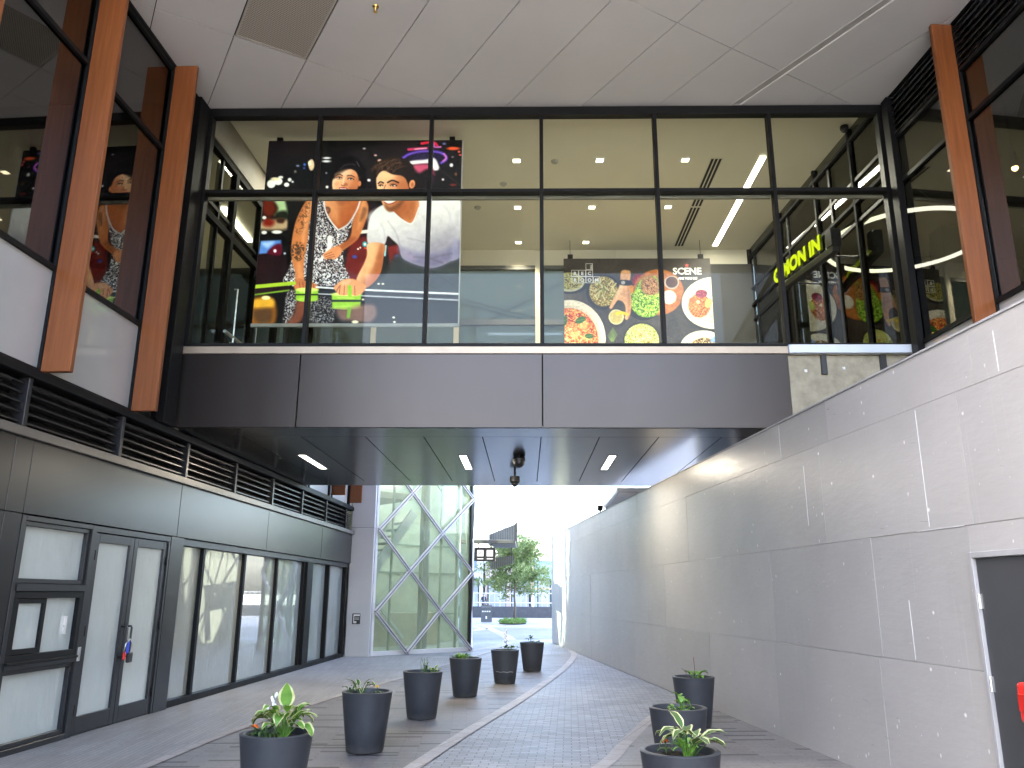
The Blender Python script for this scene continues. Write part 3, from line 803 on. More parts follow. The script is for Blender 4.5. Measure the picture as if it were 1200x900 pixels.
# concrete return wall between the bridge and the facade
B(3.94, 5.78, 11.62, 11.9, 0, 5.16).build('return_wall', 'concrete', RB)
B(3.93, 5.80, 11.50, 11.62, 5.17, 5.30).build('flashing', 'flash', RB, bevel=.006)
B(4.42, 4.50, 11.57, 11.62, 4.86, 5.16).build('bracket', 'black', RB); B(5.30, 5.39, 11.57, 11.62, 4.90, 5.16).build('bracket', 'black', RB)
B(4.17, 4.21, 11.608, 11.62, 4.90, 4.94).build('fixing', 'white', RB); B(4.74, 4.78, 11.608, 11.62, 4.94, 4.98).build('fixing', 'white', RB)
# inner glazed wall at the bridge's right end
lw = MB()
for y in (11.75, 12.75, 14.2, 16.0, 17.9): lw.box(y-.03, y+.03, -.08, .04, 5.02, 9.69, Q)
for z in (5.08, 8.25, 9.45): lw.box(11.8, 17.85, -.079, .039, z-.03, z+.03, Q)
lw.build('lobby_frame', 'frame_matte', RB)
B(11.7, 17.9, -.02, -.01, 5.02, 9.69, Q).build('lobby_pane', 'glass_lobby', RB)
# canopy behind the hoarding, beyond the bridge
cn = MB(); cn.box(2.15, 5.6, 19.0, 22.6, 4.02, 4.12); cn.build('canopy', 'white', RB, bevel=.01)
cf = MB()
for k in range(9): cf.box(2.2, 5.5, 19.2+k*.4, 19.26+k*.4, 3.93, 4.018)
cf.build('canopy_rib', 'white', RB)
B(2.35, 5.5, 22.4, 22.44, 4.13, 8.4).build('glass_screen', 'glass_green', RB)
B(4.9, 5.6, 18.4, 22.9, 0, 8.0).build('side_wall', 'white_panel', RB)

# neon words on the inner glass wall
nz = thing('neon_sign', 'lit yellow green letter sign inside the bridge near the right glass wall', 'neon sign', (5.0, 13.8, 7.5))
far, near = 16.5, 14.2
NX0, NX1, NY0, NY1, NZ = 4.85, 5.16, 14.65, 13.0, 7.53
nb_ = Fr((NX0, NY0, NZ), (NX1-NX0, NY1-NY0, 0), (NY0-NY1, NX1-NX0, 0)); nl_ = math.hypot(NX1-NX0, NY1-NY0)
bx = MB(); bx.box(-.1, nl_+.2, .08, .20, -.14, -.02, nb_); bx.box(nl_+.03, nl_+.22, .06, .26, -.018, .30, nb_); bx.build('mounting_box', 'black', nz, bevel=.008)
hw = MB()
for aa in (.3, nl_-.1): hw.tube([nb_.p(aa, .16, -.08), nb_.p(aa, .16, -.08)+Vector((.62, .05, 0))], .016, 6)
hw.build('wall_arm', 'black', nz)
nex = Vector((NX1-NX0, NY1-NY0, 0)); nlen = nex.length; nex.normalize()
tx = text_mb("C'MON IN", .37, .05, (NX0, NY0, NZ), nex, (0, 0, 1), .020, 'LEFT', 1.0)
ws_ = [(v-Vector((NX0, NY0, NZ))).dot(nex) for v in tx.v]; k_ = nlen/max(ws_)
tx.v = [v+nex*((v-Vector((NX0, NY0, NZ))).dot(nex)*(k_-1)) for v in tx.v]
nfy = nex.cross(Vector((0, 0, 1)))
fm_ = MB(); sd = MB()
for f in tx.f:
    P = [tx.v[i] for i in f]
    n = (P[1]-P[0]).cross(P[2]-P[0])
    tgt = fm_ if n.length and abs(n.normalized().dot(nfy)) > .9 else sd
    tgt.add(P, [tuple(range(len(P)))])
fm_.open = True; sd.open = True
fm_.build('letter_face', 'neon', nz); sd.build('letter_return', 'neon_side', nz)

# ring lamp and spot hanging in the right building
rl = thing('ring_lamp', 'large lit ring lamp hanging inside the right building behind the dark glass', 'ring lamp', (7.22, 14.2, 8.2))
n = 64; P = []; F = []
for i in range(n):
    a = 2*math.pi*i/n
    for rr, zz in ((1.375, 8.17), (1.43, 8.17), (1.43, 8.23), (1.375, 8.23)):
        P.append((7.22+rr*math.cos(a), 14.2+rr*math.sin(a), zz))
for i in range(n):
    for k in range(4):
        F.append((i*4+k, i*4+(k+1) % 4, ((i+1) % n)*4+(k+1) % 4, ((i+1) % n)*4+k))
MB().add(P, F).build('ring', 'ring', rl)
wr = MB()
for k in range(3):
    a = 2*math.pi*k/3; wr.tube([(7.22+1.40*math.cos(a), 14.2+1.40*math.sin(a), 8.251), (7.22, 14.2, 9.74)], .006, 5)
wr.build('suspension_wire', 'steel', rl)
sp_ = thing('spotlight', 'small warm lit spotlight behind the right hand glass', 'spotlight', (8.0, 11.9, 8.6))
MB().lathe([(.0, .28), (.05, .28), (.06, .02), (.0, .02)], (8.0, 11.9, 8.45), 14).build('housing', 'black', sp_)
MB().ball((8.0, 11.9, 8.45), .05, 10, 6).build('bulb', emit('lit warm bulb', (1, .62, .28), 2.5), sp_)
MB().tube([(8.0, 11.9, 8.73), (8.0, 11.9, 9.74)], .008, 6).build('stem', 'black', sp_)

# ------------------------------------------------------------------ hoarding
HB = thing('hoarding', 'tall grey painted plywood hoarding with pale filler dabs along the right side', 'hoarding', HOARD.p(10, 0, 0))
H = HOARD
rows = [(0.012, 1.10), (1.103, 2.20), (2.203, 3.27), (3.273, 3.72)]
rnd = random.Random(5)
sh = MB()
offs = [0.4, 1.55, 0.0, 2.2]
for (z0, z1), of in zip(rows, offs):
    y = -7.0+of
    while y < 30.2:
        ln = 2.44 if rnd.random() < .8 else 1.22
        a, b = y, min(y+ln, 30.25)
        y = b+.0025
        if b-a < .05: continue
        out = rnd.uniform(0, .0045)
        def add(a, b, z0, z1):
            if b-a > .02 and z1-z0 > .02: sh.box(a, b-.0015, -.018, out, z0, z1, H)
        da, db, dz = 5.46, 6.52, 1.99
        if a < db and b > da and z0 < dz:
            add(a, min(b, da), z0, z1); add(max(a, db), b, z0, z1)
            if z1 > dz: add(max(a, da), min(b, db), dz, z1)
        else: add(a, b, z0, z1)
sh.build('plywood_sheet', 'hoard', HB, bevel=.0007)
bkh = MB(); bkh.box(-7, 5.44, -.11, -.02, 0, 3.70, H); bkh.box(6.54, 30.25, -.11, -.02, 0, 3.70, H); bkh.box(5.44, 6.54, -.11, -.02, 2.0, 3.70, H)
bkh.build('timber_framing', mat('dark framing', (0.05, 0.05, 0.052), .8), HB)  # dark grey framing behind the sheets
cp = MB(); cp.box(-7, 30.25, -.12, .014, 3.722, 3.74, H); cp.build('capping', mat('grey capping', (0.34, 0.335, 0.335), .5), HB)
# slivers of bare filler along a few joints
filler_ = mat('white filler', (0.56, 0.555, 0.55), .7)
for (a, z0, z1) in ((7.01, 2.23, 3.25), (5.90, 3.3, 3.62), (9.27, 2.42, 3.1), (7.45, 1.12, 1.62)):
    B(a-.0035, a+.0035, .0035, .0065, z0, z1, H).build('joint_filler', filler_, HB)
for (a, b, z) in ((6.55, 7.2, 2.203), (12.2, 12.9, 2.203)):
    B(a, b, .0035, .0065, z-.003, z+.003, H).build('joint_filler', filler_, HB)
hf = MB(); hf.box(5.46, 5.50, -.10, .03, 0, 1.99, H); hf.box(6.48, 6.52, -.10, .03, 0, 1.99, H); hf.box(5.50, 6.48, -.10, .03, 1.945, 1.99, H)
hf.build('door_frame', mat('grey door frame', (0.33, 0.325, 0.325), .45), HB, bevel=.003)
d = B(5.503, 6.474, -.05, .004, .012, 1.94, H).build('door', 'door', HB, bevel=.003)
for z in (1.62, 1.02, .28):
    hg = MB(); hg.box(6.452, 6.50, .0045, .012, z-.055, z+.055, H); hg.tube([H.p(6.476, .016, z-.055), H.p(6.476, .016, z+.055)], .009, 8)
    hg.build('hinge', 'steel', d)
rb = thing('lock_box', 'red plastic box fixed to the dark grey door in the hoarding', 'box', H.p(6.02, .02, .94))
B(5.82, 6.10, .006, .10, .80, 1.075, H).build('case', 'red', rb, bevel=.03, seg=4)
B(5.94, 6.08, .10, .108, .88, 1.0, H).build('cover_plate', mat('darker red plate', (0.45, 0.015, 0.01), .3), rb, bevel=.01)
b_ = MB(); b_.ball(H.p(6.08, .06, .825), .012, 8, 6); b_.build('bolt', 'steel', rb)
fd = thing('floodlight', 'small dark fixture on the top edge of the hoarding far beyond the bridge', 'floodlight', H.p(21.3, -.05, 3.74))
MB().box(21.2, 21.4, -.10, .02, 3.80, 3.93, H).build('housing', 'frame', fd, bevel=.01)
MB().box(21.28, 21.32, -.06, -.02, 3.742, 3.80, H).build('bracket', 'frame', fd)
# ------------------------------------------------------------------ the bridge
BR = thing('footbridge', 'glazed pedestrian bridge clad in bronze grey metal spanning the passage', 'footbridge', (-.6, 11.6, 4.03))
BX0, BX1, BY0, BY1, BZ = -5.30, 3.92, 11.55, 18.05, 4.03
beam = [BX0, -3.42, .24, BX1]
for a, b in zip(beam[:-1], beam[1:]):
    B(a+.005, b-.005, BY0, BY0+.06, BZ+.0, 5.165).build('cladding_panel', 'bronze', BR, bevel=.006)
B(BX0+.02, BX1-.02, BY0+.065, BY0+.10, BZ+.05, 5.15).build('cladding_backing', 'void', BR)
B(BX1-.06, BX1, BY0+.062, BY1, BZ+.002, 5.165).build('end_panel', 'bronze', BR)
B(BX0, BX1+.01, BY0-.01, BY0+.14, 5.17, 5.285).build('sill_trim', 'tan', BR, bevel=.006)
B(BX0, BX1, BY1-.06, BY1, BZ+.002, 5.4).build('rear_panel', 'bronze', BR)
# soffit panels
xs = [BX0+.06, -4.45, -3.53, -2.52, -1.605, -.685, .23, 1.14, 2.06, 3.03, BX1-.07]
for a, b in zip(xs[:-1], xs[1:]):
    B(a+.008, b-.008, 12.27, 17.30, BZ, BZ+.04).build('soffit_panel', 'soffit', BR)
B(BX0+.06, BX1-.07, 11.62, 12.262, BZ+.001, BZ+.04).build('soffit_border', 'soffit', BR)
B(BX0+.06, BX1-.07, 17.308, 17.98, BZ+.001, BZ+.04).build('soffit_border', 'soffit', BR)
B(BX0+.06, BX1-.07, 11.63, 17.98, BZ+.045, BZ+.1).build('soffit_backing', 'void', BR)
B(BX0, 5.75, 11.66, 17.98, 4.9, 5.03).build('floor_slab', 'mid_in', BR)
cp = MB(); cp.box(-5.3, 5.9, 11.66, 18.0, 9.70, 9.74)
cp.build('interior_ceiling', 'ceil_in', BR)
B(-5.6, 6.1, 11.57, 18.05, 9.76, 10.1).build('roof_slab', 'panel', BR)
# front glazing
mx = [-5.25, -3.40, -1.56, .24, 2.09, 3.945, 5.80]
GZ0, GZ1 = 5.29, 9.36
TZ = 7.897
for x in mx[1:-1]:
    B(x-.03, x+.03, BY0-.005, BY0+.14, GZ0+.05, GZ1-.10).build('mullion', 'frame', BR, bevel=.004)
fr = MB()
fr.box(BX0, 5.80, BY0-.004, BY0+.14, GZ0-.002, GZ0+.048); fr.box(BX0, 5.80, BY0-.004, BY0+.14, GZ1-.098, GZ1+.05)
fr.box(-5.30, -5.17, BY0-.004, BY0+.14, GZ0+.05, GZ1-.10); fr.box(5.70, 5.80, BY0-.004, BY0+.14, GZ0+.05, GZ1-.10)
fr.build('window_frame', 'frame', BR, bevel=.004)
es = [-5.17]+[v for x in mx[1:-1] for v in (x-.031, x+.031)]+[5.70]
for a, b in zip(es[::2], es[1::2]):
    B(a, b, BY0-.003, BY0+.139, TZ-.03, TZ+.03).build('transom', 'frame', BR, bevel=.004)
    B(a-.005, b+.005, BY0+.05, BY0+.058, GZ0+.045, TZ-.028).build('pane', 'glass', BR)
    B(a-.005, b+.005, BY0+.05, BY0+.058, TZ+.028, GZ1-.095).build('pane', 'glass', BR)
    # thin grey brown box standing in for the inner depth of each transom
    B(a, b, BY0+.15, BY0+.20, TZ-.075, TZ-.02).build('transom_depth', mat('grey brown transom underside', (0.17, 0.155, 0.13), .5), BR)
B(BX0, 5.8, BY0-.02, BY0+.02, GZ1+.052, ZC+.03).build('head_strip', mat('light head strip', (0.35, 0.33, 0.29), .4), BR)
# rear glazing
ry = 17.9
rf = MB()
rf.box(-5.2, 5.1, ry-.06, ry+.06, 9.20, 9.30); rf.box(-5.2, 5.1, ry-.06, ry+.06, 7.80, 7.93); rf.box(-5.2, 5.1, ry-.06, ry+.06, 5.03, 5.4)
rf.build('rear_frame', mat('grey rear frame', (0.10, 0.105, 0.105), .4), BR)
B(-5.2, 5.45, ry-.05, ry+.07, 9.302, 9.70).build('rear_bulkhead', 'cream', BR)
for x in (-3.6, -1.65, .27, 2.2):
    B(x-.06, x+.06, ry-.11, ry-.062, 5.4, 9.66).build('rear_column', 'cream', BR)
for a, b in ((-5.2, -3.6), (-3.6, -1.65), (-1.65, .27), (.27, 2.2), (2.2, 4.1), (4.1, 5.1)):
    B(a+.01, b-.01, ry, ry+.008, 7.93, 9.20).build('rear_pane', 'frit', BR)
    B(a+.01, b-.01, ry, ry+.008, 5.4, 7.80).build('rear_pane', 'frit', BR)
B(4.36, 5.36, ry-.12, ry-.062, 5.4, 9.30).build('rear_door', 'dark_in', BR)
# thin diagonal bars outside the rear glass, standing in for the lattice beyond
for (xa, za, xb, zb) in ((-1.9, 7.4, 1.6, 9.3), (-.9, 6.9, 2.2, 8.7), (.0, 6.9, 3.6, 8.9), (-3.4, 8.9, .9, 7.7), (-1.6, 8.5, 3.9, 7.0), (-4.8, 7.2, -1.5, 9.0), (1.9, 7.0, 4.8, 8.6)):
    MB().tube([(xa, 17.965, za), (xb, 17.965, zb)], .014, 6).build('rear_lattice', 'frame_grey', BR)
# air slot diffusers in the interior ceiling
for x0, nm in ((3.62, ''),):
    ad = thing('air_diffuser', 'long black slotted air diffuser in the bridge ceiling beside the lit strip', 'air diffuser', (x0, 15.6, 9.7))
    s_ = MB(); s_.box(x0-.12, x0+.12, 13.66, 17.62, 9.690, 9.699); s_.build('frame', 'cream', ad)
    t = MB()
    for k in range(3):
        for (a, b) in ((13.68, 15.58), (15.66, 17.60)): t.box(x0-.10+k*.075, x0-.055+k*.075, a, b, 9.683, 9.6895)
    t.build('slot', 'void', ad)

# lit strips and downlights inside the bridge
def area(name, loc, sx, sy, power, col, parent):
    l = bpy.data.lights.new(name, 'AREA'); l.shape = 'RECTANGLE'; l.size = sx; l.size_y = sy; l.energy = power; l.color = col
    o = bpy.data.objects.new(name, l); COL.objects.link(o); o.parent = parent
    o.location = Vector(loc)-parent.location
    return o
for x, lab in ((4.47, 'lit linear lamp in the bridge ceiling right of the black air slot'), (-4.66, 'lit linear lamp in the bridge ceiling mostly hidden by the poster of two people')):
    t = thing('strip_light', lab, 'ceiling light', (x, 15.6, 9.7))
    B(x-.06, x+.06, 13.62, 17.57, 9.672, 9.684).build('lens', 'led', t)
    f = MB(); f.box(x-.075, x-.062, 13.60, 17.59, 9.675, 9.699); f.box(x+.062, x+.075, 13.60, 17.59, 9.675, 9.699); f.build('trim', 'cream', t)
    area('lamp', (x, 15.0, 9.66), .10, 2.7, 16 if x > 0 else 3, (1.0, .93, .80), t)
rows_ = ['front row', 'middle row', 'rear row']; cols_ = ['left', 'middle', 'right']
for j, y in enumerate((13.72, 15.64, 17.40)):
    for i, x in enumerate((-.19, 1.40, 3.03)):
        if j == 2 and i == 2: continue
        t = thing('downlight', 'small square ceiling downlight in the bridge, %s, %s one' % (rows_[j], cols_[i]), 'ceiling light', (x, y, 9.7), 'square downlights in the bridge ceiling')
        f = MB()
        for (a, b, c, d) in ((-.10, .10, -.10, -.07), (-.10, .10, .07, .10), (-.10, -.07, -.07, .07), (.07, .10, -.07, .07)): f.box(x+a, x+b, y+c, y+d, 9.688, 9.6985)
        f.build('frame', 'white', t)
        B(x-.07, x+.07, y-.07, y+.07, 9.692, 9.698).build('lens', 'down', t)
        l = bpy.data.lights.new('lamp', 'SPOT'); l.energy = 34; l.spot_size = R(110); l.spot_blend = .8; l.color = (1, .84, .62); l.shadow_soft_size = .06
        o = bpy.data.objects.new('lamp', l); COL.objects.link(o); o.parent = t; o.location = (0, 0, -.03)
for (x, y, lab) in ((-1.05, 15.63, 'round white smoke detector on the bridge ceiling between the poster and downlights'), (-.47, 14.61, 'small round speaker in the bridge ceiling left of the downlights'), (.54, 13.75, 'tiny round sensor beside the front downlights')):
    t = thing('ceiling_sensor', lab, 'sensor', (x, y, 9.7))
    MB().lathe([(.0, 9.66), (.05, 9.66), (.07, 9.68), (.075, 9.699), (0, 9.699)], (x, y, 0), 16).build('body', mat('grey sensor', (.35, .34, .30), .5), t, smooth=False)
dc = thing('security_camera', 'small dark dome camera on the ceiling inside the bridge at right', 'camera', (5.62, 12.62, 9.7))
MB().lathe([(0, 0), (.07, 0), (.075, -.05), (0, -.05)], (5.62, 12.62, 9.699), 16).build('base', 'frame_grey', dc)
MB().ball((5.62, 12.62, 9.63), .06, 14, 8).build('dome', 'black', dc, smooth=True)
# soffit lamps
for (x0, x1, lab) in ((-3.96, -4.01, 'lit slim lamp in the dark bridge soffit near the left louvres'), (-1.11, -1.14, 'lit slim lamp in the bridge soffit above the lattice glass building'), (1.52, 1.52, 'lit slim lamp in the bridge soffit right of the cameras')):
    x = (x0+x1)/2
    t = thing('soffit_light', lab, 'soffit light', (x, 14.77, BZ))
    f = MB()
    for (a, b, c, d) in ((-.085, .085, 13.94, 13.97), (-.085, .085, 15.57, 15.60), (-.085, -.06, 13.97, 15.57), (.06, .085, 13.97, 15.57)): f.box(x+a, x+b, c, d, BZ-.006, BZ-.001)
    f.build('trim', 'frame_grey', t)
    B(x-.06, x+.06, 13.97, 15.57, BZ-.004, BZ-.001).build('lens', 'led_soft', t)
    area('lamp', (x, 14.77, BZ-.02), .11, 1.55, 5, (1.0, .88, .70), t)
for (x, y, lab, st) in ((-.13, 14.09, 'dark dome camera fixed to the bridge soffit, nearer one', 0), (-.23, 15.9, 'dark camera on a short stem under the bridge soffit, farther one', 1)):
    t = thing('security_camera', lab, 'camera', (x, y, BZ))
    if st:
        MB().tube([(x, y, BZ-.001), (x, y, BZ-.12)], .022, 10).build('stem', 'frame_grey', t)
        MB().lathe([(0, -.10), (.10, -.10), (.10, -.20), (.07, -.24), (0, -.24)], (x, y, BZ), 18).build('housing', 'frame_grey', t)
        MB().ball((x, y, BZ-.24), .065, 14, 8).build('dome', 'black', t, smooth=True)
        MB().tube([(x, y, BZ-.305), (x, y, BZ-.42)], .012, 8).build('probe', 'black', t)
    else:
        MB().lathe([(0, -.001), (.10, -.001), (.115, -.05), (.11, -.10), (0, -.10)], (x, y, BZ), 20).build('housing', 'frame_grey', t, smooth=False)
        MB().ball((x, y, BZ-.11), .095, 16, 10).build('dome', 'black', t, smooth=True)

# ------------------------------------------------------------------ the two hanging posters
def value_noise(shape, cell, rs, oct=3):
    H_, W_ = shape; out = np.zeros(shape); amp = 1; tot = 0
    for o in range(oct):
        gh = int(H_/cell)+3; gw = int(W_/cell)+3
        g = rs.rand(gh, gw)
        yy = np.arange(H_)/cell; xx = np.arange(W_)/cell
        y0 = yy.astype(int); x0 = xx.astype(int); fy = (yy-y0)[:, None]; fx = (xx-x0)[None]
        fy = fy*fy*(3-2*fy); fx = fx*fx*(3-2*fx)
        a = g[y0][:, x0]*(1-fx)+g[y0][:, x0+1]*fx; b = g[y0+1][:, x0]*(1-fx)+g[y0+1][:, x0+1]*fx
        out += amp*(a*(1-fy)+b*fy); tot += amp; amp *= .55; cell = max(1.01, cell/2)
    return out/tot
class Art:
    """A little painter: soft-edged shapes composed on a grid, in the artwork's own coordinates."""
    def __init__(s, w, h, X, Y, base, seed=1):
        s.w, s.h = w, h; s.X, s.Y = X, Y; s.rs = np.random.RandomState(seed)
        s.c = np.ones((h, w, 3))*np.array(base, float)
    def noise(s, cell, oct=3): return value_noise((s.h, s.w), cell, s.rs, oct)
    def put(s, mask, col, alpha=1.0):
        m = np.clip(mask, 0, 1)[..., None]*alpha
        col = np.array(col, float)
        s.c = s.c*(1-m)+col*m
        return mask
    def poly(s, pts, col, soft=.7, alpha=1.0, smooth=True, n=6):
        P = np.array(catmull(pts, n, True) if smooth else pts, float)
        m = np.zeros((s.h, s.w))
        x0, y0 = P.min(0)-soft*2; x1, y1 = P.max(0)+soft*2
        I = np.where((s.X >= x0) & (s.X <= x1) & (s.Y >= y0) & (s.Y <= y1))
        if len(I[0]) == 0: return m
        px, py = s.X[I], s.Y[I]; ins = np.zeros(px.shape, bool); d2 = np.full(px.shape, 1e9)
        for i in range(len(P)):
            a = P[i]; b = P[(i+1) % len(P)]
            c = ((a[1] > py) != (b[1] > py))
            with np.errstate(divide='ignore', invalid='ignore'):
                xi = (b[0]-a[0])*(py-a[1])/(b[1]-a[1] if b[1] != a[1] else 1e-9)+a[0]
            ins ^= c & (px < xi)
            ab = b-a; L2 = max(1e-9, ab@ab); t = np.clip(((px-a[0])*ab[0]+(py-a[1])*ab[1])/L2, 0, 1)
            d2 = np.minimum(d2, (px-a[0]-t*ab[0])**2+(py-a[1]-t*ab[1])**2)
        sd = np.sqrt(d2)*np.where(ins, 1, -1)
        m[I] = np.clip(sd/soft*.5+.5, 0, 1)
        if col is not None: s.put(m, col, alpha)
        return m
    def ell(s, cx, cy, rx, ry, col, soft=.6, alpha=1.0, rot=0.0):
        c_, s_ = math.cos(rot), math.sin(rot); dx = s.X-cx; dy = s.Y-cy
        u = (dx*c_+dy*s_)/rx; v = (-dx*s_+dy*c_)/ry
        r = np.sqrt(u*u+v*v); m = np.clip((1-r)*min(rx, ry)/soft+.5, 0, 1)
        if col is not None: s.put(m, col, alpha)
        return m
    def grad(s, m, c1, c2, a=0.0, alpha=1.0):
        """colour a mask with a smooth run from c1 to c2 along angle a"""
        I = m > .5
        if not I.any(): return m
        q = s.X*math.cos(a)+s.Y*math.sin(a); lo, hi = q[I].min(), q[I].max()
        t = np.clip((q-lo)/max(1e-6, hi-lo), 0, 1)[..., None]; t = t*t*(3-2*t)
        col = np.array(c1, float)*(1-t)+np.array(c2, float)*t
        mm = np.clip(m, 0, 1)[..., None]*alpha
        s.c = s.c*(1-mm)+col*mm
        return m
    def line(s, pts, w, col, soft=.5, alpha=1.0):
        P = np.array(catmull(pts, 6) if len(pts) > 2 else pts, float); d2 = np.full(s.X.shape, 1e9)
        for a, b in zip(P[:-1], P[1:]):
            ab = b-a; L2 = max(1e-9, ab@ab); t = np.clip(((s.X-a[0])*ab[0]+(s.Y-a[1])*ab[1])/L2, 0, 1)
            d2 = np.minimum(d2, (s.X-a[0]-t*ab[0])**2+(s.Y-a[1]-t*ab[1])**2)
        return s.put(np.clip((w/2-np.sqrt(d2))/soft+.5, 0, 1), col, alpha)
    def mesh(s, name, P00, P10, P01, parent, gain=.92, mt='poster'):
        """printed sheet: P00 top-left, P10 top-right, P01 bottom-left"""
        off = parent.location
        P00 = Vector(P00)-off; ex = (Vector(P10)-off-P00); ey = (Vector(P01)-off-P00)
        U, V = np.meshgrid(np.linspace(0, 1, s.w), np.linspace(0, 1, s.h))
        vs = np.array(P00)[None, None]+U[..., None]*np.array(ex)+V[..., None]*np.array(ey)
        idx = np.arange(s.w*s.h).reshape(s.h, s.w)
        q = np.stack([idx[:-1, :-1], idx[1:, :-1], idx[1:, 1:], idx[:-1, 1:]], -1).reshape(-1, 4)
        me = bpy.data.meshes.new(name)
        me.vertices.add(s.w*s.h); me.vertices.foreach_set('co', vs.reshape(-1).astype(np.float32))
        me.loops.add(q.size); me.loops.foreach_set('vertex_index', q.reshape(-1).astype(np.int32))
        me.polygons.add(len(q)); me.polygons.foreach_set('loop_start', np.arange(0, q.size, 4, dtype=np.int32))
        try: me.polygons.foreach_set('loop_total', np.full(len(q), 4, dtype=np.int32))
        except Exception: pass
        me.update(calc_edges=True)
        c = np.clip(s.c/255, 0, 1); l = np.where(c <= .04045, c/12.92, ((c+.055)/1.055)**2.4)*gain
        at = me.color_attributes.new('print', 'FLOAT_COLOR', 'POINT')
        at.data.foreach_set('color', np.concatenate([l, np.ones((s.h, s.w, 1))], -1).reshape(-1).astype(np.float32))
        me.materials.append(M[mt])
        o = bpy.data.objects.new(name, me); COL.objects.link(o); o.parent = parent
        return o

# --- poster 1: a woman and a man leaning over a dark games table
GW, GH = 430, 400
U, V = np.meshgrid(np.linspace(0, 1, GW), np.linspace(0, 1, GH))
X = (315-18*V)+U*((541-3*V)-(315-18*V)); Y = 164+V*214.5
A = Art(GW, GH, X, Y, (30, 26, 28), 3)
n1 = A.noise(70); n2 = A.noise(14)
A.c += (n1-.5)[..., None]*np.array([46, 26, 34])
A.put(np.clip((Y-200)/60, 0, 1)*(n1 > .5), (52, 24, 30), .5)
# blurred lights of the room
for (x, y, rx, ry, c) in [(318, 217, 5, 5, (235, 240, 225)), (326, 214, 5, 4.5, (240, 240, 225)), (322, 211, 5, 2, (220, 210, 170)), (336, 218, 3, 2.5, (255, 255, 250)), (339.6, 212, 2.2, 2.2, (250, 245, 235)), (343, 214.5, 1.4, 1.4, (235, 235, 235)), (329, 209, 3, 1.6, (235, 230, 220)), (365, 194, 3.3, 7, (235, 205, 165)), (363, 192, 2, 3, (255, 235, 205)), (357, 193.5, 1.6, 1.6, (70, 110, 190)), (356.5, 198, 1.4, 1.4, (60, 90, 170)), (349, 195, 2, 1.2, (150, 160, 190)), (346, 202, 1.6, 1.6, (130, 130, 120)), (383, 185.6, 4.6, 1.2, (245, 245, 245)), (382.5, 189.6, 5, 1.3, (235, 235, 235)), (383.5, 221, 1.6, 1.6, (250, 240, 235)), (382.5, 204, 1.2, 1.2, (150, 150, 160)),
                         (426.7, 174, 1.8, 1, (220, 215, 220)), (440, 182.5, 1.6, 1, (240, 190, 190)), (445, 189, 2.4, 1.6, (235, 190, 170)), (432.5, 213, 1.9, 1.6, (255, 245, 250)), (528.7, 195, 2, 2.2, (250, 245, 250)), (519, 212.5, 1.4, 1.4, (240, 225, 235)), (520, 168.5, 2, 1.3, (120, 130, 200)), (530, 185, 1.5, 1, (150, 120, 130)), (534, 206, 1.5, 2.2, (120, 85, 60)), (531, 219, 4, 1.5, (120, 55, 45)), (537.5, 178.5, 1.6, 1.4, (230, 110, 90)), (539, 182.5, 1.7, 1.1, (235, 100, 100)), (425.5, 198, 1.2, 3, (200, 130, 90))]:
    A.ell(x, y, rx, ry, c, 1.2)
A.ell(531, 174.5, 7.5, 2, (225, 95, 55), 1.5)
A.line([(478.5, 175.4), (499.5, 174)], 3, (225, 70, 120), 1.2); A.line([(486, 175.2), (499, 174.2)], 1.6, (250, 170, 190), 1)
A.line([(494, 168), (507, 166.5), (512, 171)], 3.2, (215, 40, 70), 1.2); A.line([(508, 168), (509, 172.5), (516, 172.5)], 2, (205, 120, 200), 1)
for w, c in ((4.6, (60, 40, 120)), (2.2, (125, 95, 205))):
    A.line([(470, 188), (478, 182), (490, 178.5), (503, 177.8), (515, 179.5), (522, 184), (522, 188.5), (517, 192)], w, c, 1.4)
A.ell(499, 186, 20, 6.5, (50, 42, 80), 3, .8)
A.line([(520, 181), (522.5, 186), (519, 190)], 2.0, (205, 120, 190), 1.2)
A.poly([(481, 190), (499, 188), (509, 186.5), (514.5, 199), (508, 201), (503, 193), (484, 194)], (255, 245, 245), 1.2)
A.poly([(485, 195), (503, 194), (507, 201), (509, 207), (501, 200), (492, 204), (488, 202)], (205, 90, 120), 2)
A.put(np.clip(1-np.abs(X-507)/4, 0, 1)*np.clip(1-np.abs(Y-212)/9, 0, 1), (90, 50, 85), .8)
A.line([(514, 199), (541, 221)], .8, (70, 55, 60), .7)
# left machines
A.poly([(318, 233), (332, 233), (337, 250), (336, 256), (322, 255), (326, 246)], (175, 200, 150), 2)
A.poly([(308, 238), (318, 236), (324, 247), (318, 256), (308, 252)], (110, 45, 30), 3)
A.poly([(324, 252), (336, 250), (338, 262), (324, 262)], (30, 38, 26), 2)
A.poly([(307, 262), (337, 260), (337, 271), (305, 271)], (190, 165, 130), 2.5)
A.poly([(312, 258), (322, 262), (318, 268), (309, 266)], (130, 40, 28), 2.5)
A.poly([(326, 258), (334, 259), (332, 264), (325, 263)], (70, 40, 26), 1.5)
A.poly([(338, 256), (346, 256), (345, 330), (338, 330)], (20, 18, 20), 1.5)
for x, y, rx in ((310, 257.5, 2.4), (310, 275, 3.2), (325, 274.5, 6)): A.ell(x, y, rx, 2, (255, 250, 235), 1)
A.poly([(306, 285), (330, 284), (330, 298), (304, 300)], (95, 140, 210), 1.0, smooth=False)
A.poly([(308, 287), (322, 286), (314, 293)], (165, 195, 235), 2)
A.poly([(314, 298), (322, 290), (330, 289), (330, 301), (318, 301)], (95, 18, 40), 1.2)
A.ell(323, 296.5, 1.8, 2, (235, 215, 225), .8); A.ell(334.5, 299.5, 1.4, 1.2, (190, 195, 210), .8)
